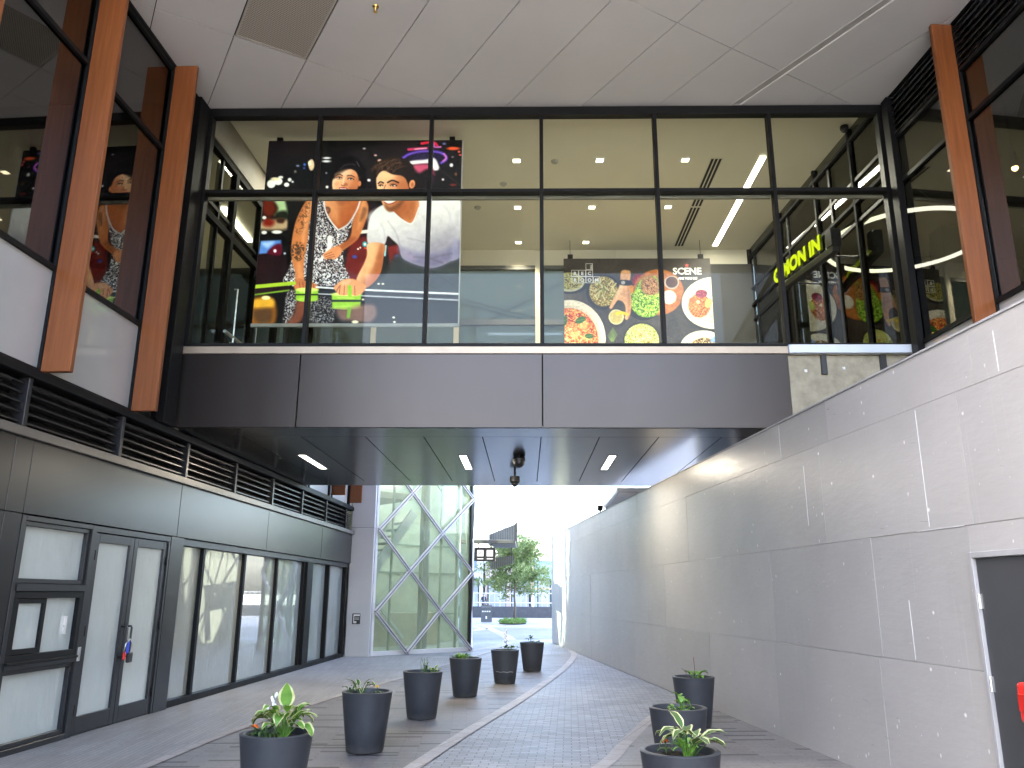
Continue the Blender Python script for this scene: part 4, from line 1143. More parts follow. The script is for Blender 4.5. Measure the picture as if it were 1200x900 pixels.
# red chairs and dark lower room on the right, with painted-in glass reflection
A.poly([(415, 284), (423, 281), (433, 284), (432, 320), (424, 330), (405, 330), (408, 300)], (112, 34, 30), 2)
A.poly([(455, 291.7), (469.7, 289), (470, 300), (461, 323.7), (458, 316)], (125, 38, 32), 1.2, smooth=False)
A.ell(416.5, 303.5, 3, 2, (65, 75, 150), 1); A.ell(466, 303, 2.6, 2.2, (75, 85, 165), 1)
A.ell(428.5, 289, 2.8, 3.2, (60, 165, 170), 1); A.ell(428.5, 289, 1.3, 1.4, (235, 245, 245), .8)
A.line([(420, 275), (432, 274)], 4, (235, 230, 220), 1); A.line([(428, 293.5), (432, 294)], 1.4, (235, 90, 80), .8)
A.line([(453, 291), (452, 302)], 2, (150, 210, 215), 1)
A.ell(420.5, 294.5, 1.2, 1, (255, 230, 220), .7); A.ell(423, 293, 1, 1, (255, 225, 215), .7)
A.poly([(470, 300), (541, 296), (541, 379), (437, 379), (430, 344), (452, 322)], (58, 64, 66), 4)
A.put(np.clip((X-480)/50, 0, 1)*np.clip((Y-300)/20, 0, 1), (66, 72, 74), .5)  # grey wash and diagonals below: reflection in the glass, painted into the print
for a, b in (((500, 316), (541, 342)), ((470, 320), (520, 344)), ((505, 352), (541, 372)), ((450, 350), (486, 372))): A.line([a, b], .9, (48, 54, 58), .8, .8)
# woman: sequin dress
spark = A.noise(2.0, 2); spark2 = A.noise(3.2, 2)
def sequin(m, dark=0.0):
    m = np.clip(m, 0, 1)
    A.put(m, (70, 66, 76)); A.put(m*(spark > .56), (205, 200, 205), .9); A.put(m*(spark2 > .66), (250, 248, 250), .95)
    A.put(m*(spark < .40), (28, 24, 34), .85); A.put(m*(spark2 < .30), (120, 96, 80), .7)
    if dark: A.put(m, (10, 10, 14), dark)
sequin(A.poly([(366, 240), (382, 236), (390, 262), (397, 272), (409, 265), (418, 246), (423, 240), (418, 254), (409, 276), (403, 296), (404, 312), (407, 334), (338, 336), (339, 318), (346, 302), (356, 296), (362, 270)], None, .8))
# right arm of hers, holding cards
SK = (214, 142, 92)
A.poly([(420, 236), (428, 236), (432, 244), (431, 256), (424, 275), (419, 284), (406, 294), (396, 300), (392, 293), (402, 288), (411, 281), (414, 262), (418, 250)], (196, 122, 74), .9)
A.poly([(424, 238), (429, 240), (430, 250), (425, 262), (420, 272), (421, 255)], (228, 160, 108), 2.2, .8)
A.poly([(426, 246), (430, 248), (427, 258), (422, 262)], (96, 62, 46), 1.5, .55)
A.poly([(411, 281), (418, 283), (404, 294), (399, 293)], (150, 84, 52), 2, .7)
# chest and neck
A.grad(A.poly([(380, 234), (396, 231), (412, 232), (424, 235), (420, 246), (408, 265), (397, 272), (389, 262), (383, 248)], None, .9), (236, 170, 120), (178, 98, 54), .7)
A.poly([(394, 233), (412, 234), (410, 240), (402, 243), (396, 240)], (158, 92, 58), 2.5, .75)
A.poly([(384, 240), (396, 248), (398, 266), (390, 258)], (228, 160, 108), 3, .6)
A.poly([(402, 248), (416, 246), (408, 262), (398, 268)], (186, 108, 66), 3, .7)
A.ell(384, 249, 4.0, 4.5, (88, 58, 44), 1.6, .8); A.ell(384, 249, 1.8, 2, (170, 104, 70), 1, .9)
A.line([(379.5, 234), (382, 250), (389, 263), (397, 272.5)], 1.8, (225, 220, 220), .8); A.line([(423, 235), (419, 248), (409, 265), (397, 272.5)], 1.8, (215, 208, 208), .8)
# head
A.poly([(388, 226), (387, 212), (389, 200), (394, 191), (403, 184.5), (414, 184), (423, 190), (428.5, 201), (429, 216), (427, 230), (424, 234), (390, 234)], (15, 11, 12), 1.2)
A.grad(A.poly([(389.5, 216), (392, 209), (399, 203), (409, 199), (417.5, 203), (420.5, 213), (419, 223), (412, 232), (404, 236), (396, 232), (390.5, 225)], None, .8), (248, 200, 160), (196, 122, 80), .5)
A.poly([(391, 211), (396, 203), (405, 198.5), (412, 198), (404, 202), (396, 208)], (22, 15, 14), 1.2, .9)
A.poly([(393, 206), (402, 201), (410, 200.5), (410, 206), (400, 209)], (250, 208, 172), 2.6, .6)
A.poly([(413, 216), (420, 210), (419, 223), (411, 232), (405, 235)], (188, 116, 76), 2.2, .7)
A.poly([(392, 217), (398, 214), (401, 220), (395, 224)], (242, 178, 132), 1.8, .8)
A.line([(394, 207.2), (397.5, 205.6), (401.5, 207.2)], 1.1, (48, 30, 24), .6); A.line([(407, 207.6), (411, 206.8), (415.5, 209)], 1.1, (48, 30, 24), .6)
A.ell(397.6, 208.6, 4.2, 2.2, (176, 108, 74), 2, .6); A.ell(411.4, 210.2, 4.4, 2.2, (170, 102, 70), 2, .6); A.ell(397.6, 209.9, 2.2, .8, (236, 226, 216), .5); A.ell(411.2, 211.7, 2.3, .8, (236, 226, 216), .5)
A.line([(394.6, 210), (397.6, 208.8), (401, 210.2)], .9, (30, 18, 16), .5); A.line([(407.6, 211.4), (411.2, 210.4), (414.8, 212.2)], .9, (30, 18, 16), .5); A.ell(397.8, 209.9, .9, .9, (30, 20, 18), .4); A.ell(411.3, 211.7, .9, .9, (30, 20, 18), .4)
A.ell(397.8, 211.4, 2.6, .5, (120, 70, 50), .7, .7); A.poly([(405, 216), (408, 218), (406, 220), (403, 220)], (160, 94, 64), 1, .7); A.ell(394.5, 217.5, 2.6, 2.2, (240, 150, 118), 2, .6)
A.line([(403.5, 210), (402, 217)], 1.2, (250, 208, 168), .9); A.line([(400.2, 218.6), (402.2, 219.6), (404.6, 218.6)], .9, (150, 80, 56), .6)
A.poly([(397.5, 222.3), (402, 221.3), (407, 223), (402, 225.5)], (165, 50, 52), .7); A.line([(399, 222.8), (405.5, 223.4)], .9, (245, 230, 225), .5)
A.ell(421.5, 217, 1.8, 3.4, (205, 130, 88), .8)
A.line([(399, 199), (406, 193.5), (416, 194)], 1.2, (90, 82, 86), 1.2, .7); A.line([(418, 190), (421, 196)], .9, (140, 140, 140), .8, .7)
# her left arm down to the puck
A.poly([(361, 236), (369, 234), (368.5, 248), (363, 264), (361.5, 282), (357.5, 308), (357.5, 330), (358, 338), (348.5, 338), (346.5, 321), (343, 307), (342, 291), (346, 266), (353, 248)], (206, 132, 82), .8)
A.c = A.c
A.poly([(362, 240), (367, 240), (361, 262), (357, 286), (354, 280), (357, 258)], (236, 172, 120), 2, .75)
A.poly([(349, 312), (354, 312), (356, 334), (351, 334)], (228, 160, 110), 1.8, .7)
ink = A.noise(3.0, 2)
A.put(A.ell(350, 297, 8, 11, None, 2)*(ink > .47), (62, 52, 46), .75); A.put(A.poly([(355, 246), (364, 240), (360, 262), (350, 278), (347, 268)], None, 2)*(ink > .53), (92, 66, 50), .65)
A.ell(350.5, 297, 3.5, 5, (70, 60, 54), 1.6, .6)
A.poly([(347, 331), (353, 328), (359, 331), (372, 335), (373, 341), (348, 341)], (200, 124, 84), 1)
for x in (352, 356, 363, 368): A.line([(x, 333), (x+1, 340)], .7, (140, 76, 52), .6)
# card strip and hand
A.poly([(384.7, 280.5), (390, 280.5), (388.6, 295), (383, 302), (377, 309), (374.5, 307.5), (381, 299), (384, 292)], (244, 240, 232), .7)
A.poly([(379.5, 301), (386, 295.7), (393, 291.5), (400, 293), (401, 299), (395, 305.5), (388, 306), (382, 306)], (222, 150, 104), .8)
for (a, b) in (((381, 301.5), (390, 298)), ((382, 303.6), (392, 300.5)), ((384, 305.4), (393, 303))): A.line([a, b], .8, (160, 92, 62), .6)
# table: dark gloss with green and pale rails
A.poly([(299, 346), (345, 341), (424, 348), (541, 354), (541, 380), (296, 380)], (24, 22, 24), 1.5, smooth=False)
A.put(np.clip((X-440)/60, 0, 1)*np.clip((Y-353)/4, 0, 1), (56, 60, 64), .6)  # same grey reflection wash painted onto the table
A.line([(300, 337.5), (346, 333.5)], 4.2, (170, 200, 60), .9); A.line([(300, 346.5), (340, 341.5)], 1.8, (125, 160, 50), .9)
A.line([(372, 338), (424, 341), (541, 346)], 2.0, (222, 222, 228), .8); A.line([(372, 343), (424, 344.5), (541, 349.5)], 3, (40, 40, 46), 1); A.line([(372, 345.5), (424, 347.7), (541, 353)], 1.4, (190, 190, 198), .8)
A.poly([(297, 352), (322, 351), (323, 379), (296, 379)], (150, 96, 36), 2.5); A.poly([(300, 352), (320, 351), (321, 360), (299, 361)], (222, 170, 60), 2); A.ell(313, 350, 5, 2.2, (250, 230, 170), 1)
A.poly([(300, 364), (320, 363), (318, 377), (302, 377)], (92, 66, 44), 3)
sequin(A.poly([(338, 344), (350, 344), (344, 372), (334, 378), (336, 358)], None, 1.5), .25)
A.poly([(350, 354), (362, 355), (357, 372), (350, 379), (338, 379), (346, 368)], (128, 78, 60), 2)
sequin(A.poly([(366, 352), (390, 352), (392, 374), (378, 379), (364, 374)], None, 2), .45)
def puck(cx, cy, rx, h):
    A.poly([(cx-rx, cy), (cx+rx, cy), (cx+rx*.94, cy+h), (cx-rx*.94, cy+h)], (150, 195, 60), .8, smooth=False)
    A.ell(cx, cy+h, rx*.97, 2.4, (165, 205, 80), .8); A.ell(cx, cy, rx, 2.4, (215, 232, 130), .8)
    A.line([(cx-rx*.95, cy+h*.5), (cx+rx*.95, cy+h*.5)], h*.16, (36, 54, 36), .6)
    A.line([(cx-rx*.6, cy+h*.25), (cx+rx*.5, cy+h*.3)], 1.2, (190, 222, 100), 1)
puck(361, 341, 13.5, 11); puck(407.5, 346, 17.5, 15)
# man: shirt, arm, hand
A.poly([(487, 233), (520, 230), (533.6, 234.5), (540, 239), (541, 262), (541, 300), (528, 309), (510, 316), (494, 314), (480, 309), (472, 303.7), (468, 291), (461, 284), (455, 279.7), (451, 289.5), (441, 290), (432, 287.7), (431.5, 270), (436, 255), (444.4, 245.5), (458, 240)], (232, 229, 222), .9)
A.poly([(468, 292), (490, 299), (520, 296), (541, 284), (541, 302), (528, 309), (510, 316), (494, 314), (480, 309), (472, 303.7)], (122, 116, 150), 4, .9)
A.poly([(472, 294), (490, 305), (484, 309), (474, 303)], (190, 172, 196), 2, .8)
A.poly([(508, 282), (530, 268), (534, 280), (522, 296), (500, 297)], (140, 136, 136), 6, .55)
A.poly([(532, 280), (537, 290), (538, 302), (530, 306)], (188, 188, 214), 2, .8)
for a, b, c in (((455, 262), (470, 292), 160), ((444, 262), (452, 284), 188), ((490, 252), (508, 276), 196), ((478, 282), (512, 294), 168), ((520, 244), (528, 262), 200), ((486, 304), (520, 311), 92), ((500, 308), (530, 300), 96)):
    A.line([a, ((a[0]+b[0])/2+2, (a[1]+b[1])/2-1.5), b], 1.8, (c, c-2, c-4), 2, .7)
A.grad(A.poly([(487, 233), (520, 230), (533.6, 234.5), (540, 239), (541, 262), (541, 300), (528, 309), (510, 316), (494, 314), (480, 309), (472, 303.7), (468, 291), (461, 284), (455, 279.7), (451, 289.5), (441, 290), (432, 287.7), (431.5, 270), (436, 255), (444.4, 245.5), (458, 240)], None, 1.0), (250, 248, 244), (112, 108, 138), 1.35, .55)
A.poly([(432, 254), (446, 247), (448, 258), (440, 270), (434, 268)], (246, 244, 240), 3, .7)
A.grad(A.poly([(471, 228), (487, 228), (491.5, 245.5), (484, 264), (472.5, 260.5), (462, 251), (468, 244)], None, .9), (172, 100, 62), (226, 158, 110), .2)
A.poly([(474, 240), (488, 238), (487, 254), (482, 262), (474, 256)], (176, 104, 66), 3, .7); A.line([(462, 252), (472.5, 261), (483.5, 264.5), (491.5, 246)], 1.3, (250, 248, 244), .8)
A.poly([(432, 288.5), (451, 289.5), (450, 305), (447.5, 320), (441.7, 330), (430, 338.5), (419, 331), (427.5, 312), (431.5, 301)], (216, 148, 100), .8)
A.grad(A.poly([(432, 288.5), (451, 289.5), (450, 305), (447.5, 320), (441.7, 330), (430, 338.5), (419, 331), (427.5, 312), (431.5, 301)], None, .8), (246, 196, 152), (176, 104, 64), .45)
A.poly([(434, 290), (442, 290), (441, 304), (436, 318), (428, 328), (430, 314)], (240, 182, 132), 2.2, .75)
A.poly([(446, 292), (450, 292), (448, 312), (442, 326), (440, 318)], (168, 100, 64), 2, .7)
A.poly([(392.5, 339), (397, 334), (404, 329.5), (413, 328.5), (421, 331), (430, 337), (427, 344), (419, 348), (412, 347), (400, 347)], (222, 158, 112), .8)
A.line([(411.5, 347), (411, 338)], 4.8, (150, 195, 55), .8)
for a, b in (((399, 346), (400, 336)), ((404.5, 346.5), (405, 335)), ((417.5, 347), (417, 337)), ((395.5, 343), (399, 337))): A.line([a, b], 1.0, (164, 96, 64), .6)
A.poly([(402, 331), (412, 330), (410, 335), (403, 336)], (242, 188, 144), 1.5, .8)
A.poly([(396, 363), (408, 362.5), (424, 358), (440, 358), (443, 370), (434, 378), (414, 376), (400, 374)], (142, 108, 96), 2.5, .85)
A.line([(411, 363), (410, 371)], 4, (120, 165, 55), 1.2); A.ell(418, 377, 4, 1.8, (225, 220, 190), 1)
for (x, y) in ((445, 334.5), (450, 334.5), (463, 372), (464, 377), (427, 352)): A.ell(x, y, 1.6, 1, (235, 225, 205), .8)
# man: head
A.grad(A.poly([(441, 212), (443, 203), (449, 199), (458, 199), (474, 206), (479, 218), (478, 230), (473, 240), (469, 245), (463, 250), (456, 250.5), (451, 246), (447, 238), (443, 228)], None, .8), (250, 204, 160), (178, 106, 66), .3)
A.poly([(443, 205), (451, 201), (462, 204), (460, 211), (447, 214)], (246, 196, 148), 2.5, .75)
A.poly([(466, 214), (478, 216), (476, 232), (469, 243), (465, 234)], (190, 120, 78), 2.5, .75)
A.poly([(452, 242), (458, 245.5), (468, 240), (473, 232), (474, 238), (468, 246), (459, 251), (453, 248.5)], (112, 70, 48), 1.8, .7)
A.poly([(432, 202), (435, 197), (440, 192), (448, 188), (457, 184), (466, 184.5), (476, 188), (483, 195), (486.5, 206), (486.5, 214), (480, 221), (477.5, 216), (475, 211), (470, 207.5), (460, 206), (451, 201.5), (445, 204), (441, 210), (437, 208)], (38, 28, 24), .8)
hn = A.noise(2.4, 2)
A.put(A.poly([(434, 200), (442, 192), (458, 186), (470, 188), (470, 198), (456, 203), (446, 200)], None, 2)*(hn > .5), (110, 80, 58), .6)
for a, b in (((436, 203), (446, 193)), ((441, 206), (452, 194)), ((447, 200), (462, 188)), ((452, 202), (470, 191)), ((460, 204), (476, 196))): A.line([a, ((a[0]+b[0])/2-1, (a[1]+b[1])/2-2), b], .9, (150, 114, 82), .9, .45)
A.ell(483, 218, 3.4, 5.2, (220, 150, 104), .9, rot=.2); A.ell(483.4, 218.5, 1.5, 2.6, (166, 98, 64), .9, .8)
A.line([(443.5, 217), (446, 215), (449.5, 216.4)], 1.7, (46, 30, 24), .7); A.line([(454.5, 215.8), (460, 213.4), (467, 216)], 1.9, (46, 30, 24), .7)
A.ell(446.5, 218.6, 3, 2, (170, 104, 70), 1.5, .7); A.ell(461.5, 218, 5, 2.6, (160, 96, 64), 2, .7); A.ell(446.3, 219.8, 1.8, .8, (230, 220, 210), .5); A.ell(461.3, 219.6, 2.6, .9, (230, 220, 210), .5); A.line([(444, 219.6), (446.4, 218.7), (449, 219.8)], .9, (32, 20, 16), .5); A.line([(457.6, 219.4), (461.4, 218.2), (465.4, 220)], 1, (32, 20, 16), .5); A.ell(446, 219.9, .9, .8, (28, 20, 16), .4); A.ell(460.8, 219.7, 1, .9, (28, 20, 16), .4)
A.poly([(450, 222), (454, 224), (453, 230), (448.5, 230)], (250, 210, 170), 1.6, .7); A.poly([(456, 224), (465, 224), (466, 231), (458, 232)], (242, 190, 146), 2.5, .7)
A.line([(452, 219), (448.5, 229), (452, 231)], 1.2, (176, 108, 72), .8)
A.poly([(449, 234.5), (457, 236), (466, 233.5), (463, 238.5), (456, 241), (451.5, 239)], (250, 246, 240), .7); A.line([(451, 239.8), (457, 242), (464.5, 239)], 1.1, (168, 74, 66), .7)
A.line([(468.5, 229), (470.5, 238)], 1, (150, 88, 60), .8)
A.c *= (1+(A.noise(9, 2)-.5)*.10)[..., None]
A.c = 255*np.clip(.5+(A.c/255-.47)*1.16, 0, 1)**1.06
A.c += (A.noise(1.6, 1)-.5)[..., None]*6
pz0, pz1 = 9.635, 6.12
P1 = thing('poster', 'large poster of a woman in sequins and a man leaning over a games table', 'poster', (-2.9, 12.9, 7.85))
A.mesh('printed_face', (-4.70, 12.895, pz0), (-1.17, 12.895, pz0), (-4.70, 12.895, pz1), P1)
B(-4.70, -1.17, 12.90, 12.925, pz1, pz0).build('board', 'void', P1)
rl_ = MB(); rl_.box(-4.72, -1.15, 12.89, 12.93, pz1-.06, pz1-.002); rl_.build('bottom_rail', mat('grey rail', (.30, .30, .28), .4), P1)
B(-1.169, -1.15, 12.893, 12.927, pz1, pz0).build('edge_strip', mat('pale edge', (.5, .5, .5), .4), P1)
cl = MB()
for x in (-4.5, -1.35): cl.box(x-.05, x+.05, 12.88, 12.94, pz0+.001, pz0+.063)
cl.build('hanging_clip', 'frame', P1)

# --- poster 2: plates of food on a dark table, with lettering
GW, GH = 420, 300
PX0, PX1, PZ1, PZ0 = .865, 4.26, 9.235, 6.70
U, V = np.meshgrid(np.linspace(0, 1, GW), np.linspace(0, 1, GH))
X = 661+U*(169+10*V); Y = 303+V*(97*(PZ1-PZ0)/(PZ1-7.21))
A = Art(GW, GH, X, Y, (66, 61, 57), 8)
A.c += (A.noise(60)-.5)[..., None]*34 + (A.noise(5)-.5)[..., None]*14
A.put(np.clip((690-X)/30, 0, 1)*np.clip((Y-335)/10, 0, 1)*np.clip((372-Y)/10, 0, 1), (128, 116, 100), .8)
def food(m, cols, cell, th=.5):
    a = A.noise(cell, 2); b = A.noise(cell*.7, 2); c = A.noise(cell*.5, 2)
    m = np.clip(m, 0, 1)
    A.put(m, cols[0]); A.put(m*np.clip((a-th)*12+.5, 0, 1), cols[1]); A.put(m*np.clip((b-th-.06)*12+.5, 0, 1), cols[2])
    if len(cols) > 3: A.put(m*np.clip((c-th-.10)*14+.5, 0, 1), cols[3])
# noodle bowl, top left
A.ell(668, 332, 21, 13, (36, 33, 32), .8); A.ell(667, 331, 18, 11.5, (205, 200, 160), .8)
food(A.ell(667, 330, 15.5, 9.5, None, 1.5), [(178, 172, 70), (120, 130, 40), (222, 212, 120), (90, 60, 30)], 4)
# pizza
A.ell(668, 397, 44, 46, (48, 45, 42), 2.5, .6); A.ell(667, 397, 42.5, 45, (228, 224, 212), .9); A.ell(667, 398, 37, 39.5, (206, 200, 184), 1)
food(A.ell(666, 399, 34.5, 37, None, 1.2), [(196, 72, 34), (226, 122, 50), (150, 36, 20), (236, 190, 110)], 6, .48)
food(A.ell(660, 404, 24, 26, None, 6), [(214, 116, 52), (232, 170, 84), (186, 60, 30), (240, 214, 150)], 7, .48)
for (x, y, rx, ry) in ((683, 381, 5, 6), (672, 392, 6, 4), (688, 396, 5, 4), (668, 408, 6, 5)): A.ell(x, y, rx, ry, (238, 208, 130), 3, .7)
for (x, y, rx, ry, r_) in ((680, 375.5, 6.2, 3.6, -.5), (690, 394, 5.2, 2.8, .1), (662, 376, 2.5, 6, .1), (668, 420, 5, 3, .3)):
    A.ell(x, y, rx, ry, (50, 100, 34), .8, rot=r_); A.line([(x-rx*.7, y+ry*.2), (x+rx*.7, y-ry*.2)], .6, (110, 150, 70), .5)
# pasta bowl
A.ell(707, 343, 20, 21, (30, 28, 28), .9); food(A.ell(707, 342, 16.5, 17.5, None, 1.2), [(190, 168, 84), (232, 214, 142), (120, 90, 40), (70, 80, 36)], 3, .5)
for k in range(26):
    x = 707+A.rs.uniform(-13, 13); y = 343+A.rs.uniform(-14, 13); a = A.rs.uniform(0, 3.1)
    A.line([(x-3*math.cos(a), y-3*math.sin(a)), (x+3*math.cos(a), y+3*math.sin(a))], 1.7, (232, 216, 150) if k % 3 else (120, 134, 60), .6, .9)
# salad bowl with lettuce, radish and nuts
A.ell(754, 351, 23, 25, (34, 33, 32), 1.0)
food(A.poly([(741, 332), (745, 322), (752, 325), (756, 334), (748, 339)], None, 1.5), [(150, 26, 40), (196, 60, 74), (110, 18, 30)], 4)
food(A.poly([(752, 330), (760, 325), (769, 329), (771, 343), (760, 346), (752, 341)], None, 1.5), [(150, 104, 64), (196, 148, 96), (96, 60, 36), (214, 160, 100)], 4)
food(A.poly([(737, 341), (746, 337), (758, 344), (772, 343), (773, 362), (764, 371), (748, 369), (739, 358)], None, 1.2), [(112, 172, 30), (164, 214, 60), (64, 122, 22), (206, 232, 110)], 6, .47)
A.poly([(735, 336), (741, 335), (744, 341), (738, 344)], (226, 150, 40), 1.2)
# wooden board and dips
A.ell(771, 343, 29.5, 27, (176, 108, 56), .9); A.put(A.ell(771, 343, 28, 25.5, None, 2)*(A.noise(9) > .5), (204, 136, 76), .6)
food(A.poly([(750, 330), (762, 325), (770, 329), (772, 362), (764, 371), (748, 369), (742, 350)], None, 1.2), [(112, 172, 30), (164, 214, 60), (64, 122, 22), (206, 232, 110)], 6, .47)
food(A.poly([(752, 330), (760, 325), (769, 329), (771, 343), (760, 346), (752, 341)], None, 1.5), [(150, 104, 64), (196, 148, 96), (96, 60, 36), (214, 160, 100)], 4)
A.ell(786.5, 331.7, 8.6, 8, (190, 176, 166), .7); A.ell(786.5, 331.4, 7, 6.4, (92, 66, 56), .8)
A.ell(783.6, 349, 8.6, 8.3, (216, 206, 188), .7); A.ell(783.6, 348.6, 7.2, 6.8, (240, 234, 220), .8)
# right plate
A.ell(838, 357, 41, 32, (42, 39, 37), 2, .6); A.ell(837, 355.5, 38.5, 30.5, (222, 220, 204), .9); A.ell(839, 355, 31, 24, (206, 204, 186), 1.5)
food(A.ell(819, 359, 12.5, 13.5, None, 1.5), [(176, 84, 34), (214, 128, 62), (120, 50, 22), (232, 170, 100)], 3, .48)
for k in range(18):
    x = 819+A.rs.uniform(-8, 8); y = 362+A.rs.uniform(-8, 8); r_ = A.rs.uniform(1.5, 3.5)
    A.line([(x-r_, y), (x, y-r_), (x+r_, y), (x, y+r_)], .7, (232, 160, 96) if k % 2 else (130, 60, 28), .5, .8)
A.ell(811, 352.5, 4, 3.4, (226, 110, 56), 1); food(A.ell(821, 345, 6.5, 4.5, None, 1.2), [(128, 34, 60), (170, 60, 90), (90, 24, 44)], 3)
A.ell(829.5, 356, 3.6, 5.5, (176, 190, 100), .9, rot=.3); A.ell(817.5, 354.5, 1.8, 1.8, (226, 240, 180), .7)
# bottom plates
A.ell(824, 408, 29, 21, (42, 39, 37), 2, .6); A.ell(824, 407, 27, 19.5, (224, 222, 208), .9); food(A.ell(826, 410, 18, 14, None, 1.5), [(206, 180, 120), (150, 104, 60), (232, 214, 170), (70, 60, 30)], 5)
A.poly([(832, 398), (843, 390), (845, 401), (833, 401)], (140, 176, 226), .8, smooth=False)
A.ell(752, 399, 22, 21, (40, 40, 36), 1.2, .8); food(A.ell(752, 399, 20, 19, None, 1.2), [(176, 190, 70), (214, 222, 120), (120, 140, 40), (236, 236, 170)], 3.5, .46)
for k in range(30):
    x = 752+A.rs.uniform(-14, 14); y = 396+A.rs.uniform(-12, 12); a = A.rs.uniform(0, 3.1)
    A.line([(x-3*math.cos(a), y-3*math.sin(a)), (x+3*math.cos(a), y+3*math.sin(a))], .8, (238, 240, 190) if k % 3 else (214, 120, 90), .5, .8)
# hand, watch and drink
A.ell(723, 373, 11, 11, (44, 41, 39), 2, .6); A.ell(722, 372, 9, 8.8, (214, 206, 160), .7); A.ell(722, 372, 7.3, 7.1, (190, 178, 110), .9)
A.poly([(728, 318), (738, 318), (738.5, 326), (737, 334), (739.5, 350), (739, 366), (735, 375), (732, 373), (733, 364), (731, 356), (724.5, 352.5), (720.5, 357), (716.5, 362.5), (713.8, 361), (717, 354), (721, 346), (726, 334)], (224, 172, 128), .7, n=4)
A.poly([(735.5, 336), (738.5, 350), (738, 364), (735.5, 372), (735.5, 356)], (176, 116, 80), 1.4, .7); A.poly([(727, 334), (731, 334), (726, 346), (720, 352)], (242, 200, 160), 1.5, .8)
A.poly([(726, 329), (738.5, 329.5), (738, 335), (726, 334)], (34, 30, 30), .7); A.ell(730, 331.8, 2.6, 2.2, (180, 176, 170), .6)
A.line([(723, 368), (728, 367), (735, 369)], 3.4, (236, 206, 40), .8)
for k in range(12): A.line([(716+k*.25, 400), (712+k*1.0, 384+abs(k-6)*1.6)], .7, (120, 150, 70), .5, .8)
A.c *= (1+(A.noise(5, 2)-.5)*.25)[..., None]
A.c = 255*np.clip(.5+(A.c/255-.49)*1.12, 0, 1)
A.c += (A.noise(1.6, 1)-.5)[..., None]*10
P2 = thing('poster', 'wide poster of pizza, salad and other food plates seen from above', 'poster', (2.55, 17.3, 8.0))
A.mesh('printed_face', (PX0, 17.295, PZ1), (PX1, 17.295, PZ1), (PX0, 17.295, PZ0), P2, .74, 'poster_food')
B(PX0, PX1, 17.30, 17.325, PZ0, PZ1).build('board', 'void', P2)
cl = MB()
for x in (1.02, 4.05): cl.box(x-.06, x+.06, 17.28, 17.34, PZ1+.001, PZ1+.10); cl.tube([(x, 17.31, PZ1+.1), (x, 17.31, 9.70)], .006, 6)
cl.build('hanging_clip', 'frame', P2)
k_ = (PX1-PX0)/172.0
def pp(x, y, o=.004): return Vector((PX0+(x-661)*k_, 17.295-o, PZ1-(y-303)*(PZ1-7.21)/97))
ux, uz = Vector((1, 0, 0)), Vector((0, 0, 1))
lg = MB()
def cell(x, y, w=8.3, h=7.7):
    t = .5
    for (a, b, c, d) in ((x, x+w, y, y+t), (x, x+w, y+h-t, y+h), (x, x+t, y+t, y+h-t), (x+w-t, x+w, y+t, y+h-t)):
        p = pp(a, d); q = pp(b, c); lg.box(p.x, q.x, p.y-.0015, p.y, p.z, q.z)
cw_, ch_ = 8.45, 7.85
x0, y0 = 670, 316.8
cell(x0+2*cw_, y0-ch_)
for i in range(3): cell(x0+i*cw_, y0)
for i in range(4): cell(x0+i*cw_, y0+ch_)
lg.build('logo_grid', 'text_white', P2)
lt = MB()
def put_text(s, x, y, size, bold=.004, mb=lt, ex=ux, ez=uz, align='CENTER', sp=1.0):
    t = text_mb(s, size, .002, pp(x, y, .005), ex, ez, bold, align, sp); mb.add(t.v, t.f)
for i, c in enumerate('REC'): put_text(c, x0+(i+.5)*cw_, y0+6.0, .115)
for i, c in enumerate('ROOM'): put_text(c, x0+(i+.5)*cw_, y0+ch_+6.0, .115)
put_text('THE', x0+2.5*cw_+1.2, y0-ch_*.5, .06, .002, lt, Vector((0, 0, -1)), Vector((1, 0, 0)))
put_text('SCENE', 805.5, 322.0, .225, .006)
put_text('ARE YOU IN?', 805.8, 328.2, .075, .005)
lt.build('lettering', 'text_white', P2)
st_ = MB()
P = []
for k in range(10):
    a = math.pi/2+k*math.pi/5; r_ = .055 if k % 2 == 0 else .026
    c = pp(805.6, 311.5); P.append((c.x+r_*math.cos(a), c.y, c.z+r_*math.sin(a)))
st_.add(P, [tuple(range(10))]); st_.build('emblem', 'text_red', P2)
LOBLAMP = (-6.2, 15.6, 9.29)
# a lit strip in the lobby room behind the glass on the left
t = thing('strip_light', 'warm lit linear lamp behind the lobby glass left of the poster of two people', 'ceiling light', LOBLAMP)
B(LOBLAMP[0]-.06, LOBLAMP[0]+.06, LOBLAMP[1]-.8, LOBLAMP[1]+.8, LOBLAMP[2]-.03, LOBLAMP[2]-.01).build('lens', 'led', t)
area('lamp', (LOBLAMP[0], LOBLAMP[1], LOBLAMP[2]-.05), .10, 1.5, 7, (1.0, .86, .62), t)
# ------------------------------------------------------------------ lattice glass building
D = DIAG
GB = thing('glass_building', 'green glass building wrapped in a pale diamond lattice beyond the bridge', 'building', D.p(1.7, 0, 0))
W_, HT = 3.40, 11.0
bp = MB(); bp.box(0, W_, -.10, .02, 0, .12, D); bp.box(-.08, .0, -.10, .03, 0, HT, D)
bp.build('base_trim', 'white', GB, bevel=.006)
hm = 1.125
mb = MB(); nb = D.ey
gm_ = MB()
def rails(m1, m2, fr, a, c, a2, c2):
    p = fr.p(a, .06, c); q = fr.p(a2, .06, c2); t = (q-p).normalized(); s_ = t.cross(fr.ey).normalized()
    for k in (-1, 1): m1.bar(p+s_*k*.034, q+s_*k*.034, .026, .08, fr.ey)
    m2.bar(p-fr.ey*.012, q-fr.ey*.012, .041, .05, fr.ey)
def dbar(a, c, a2, c2): rails(mb, gm_, D, a, c, a2, c2)
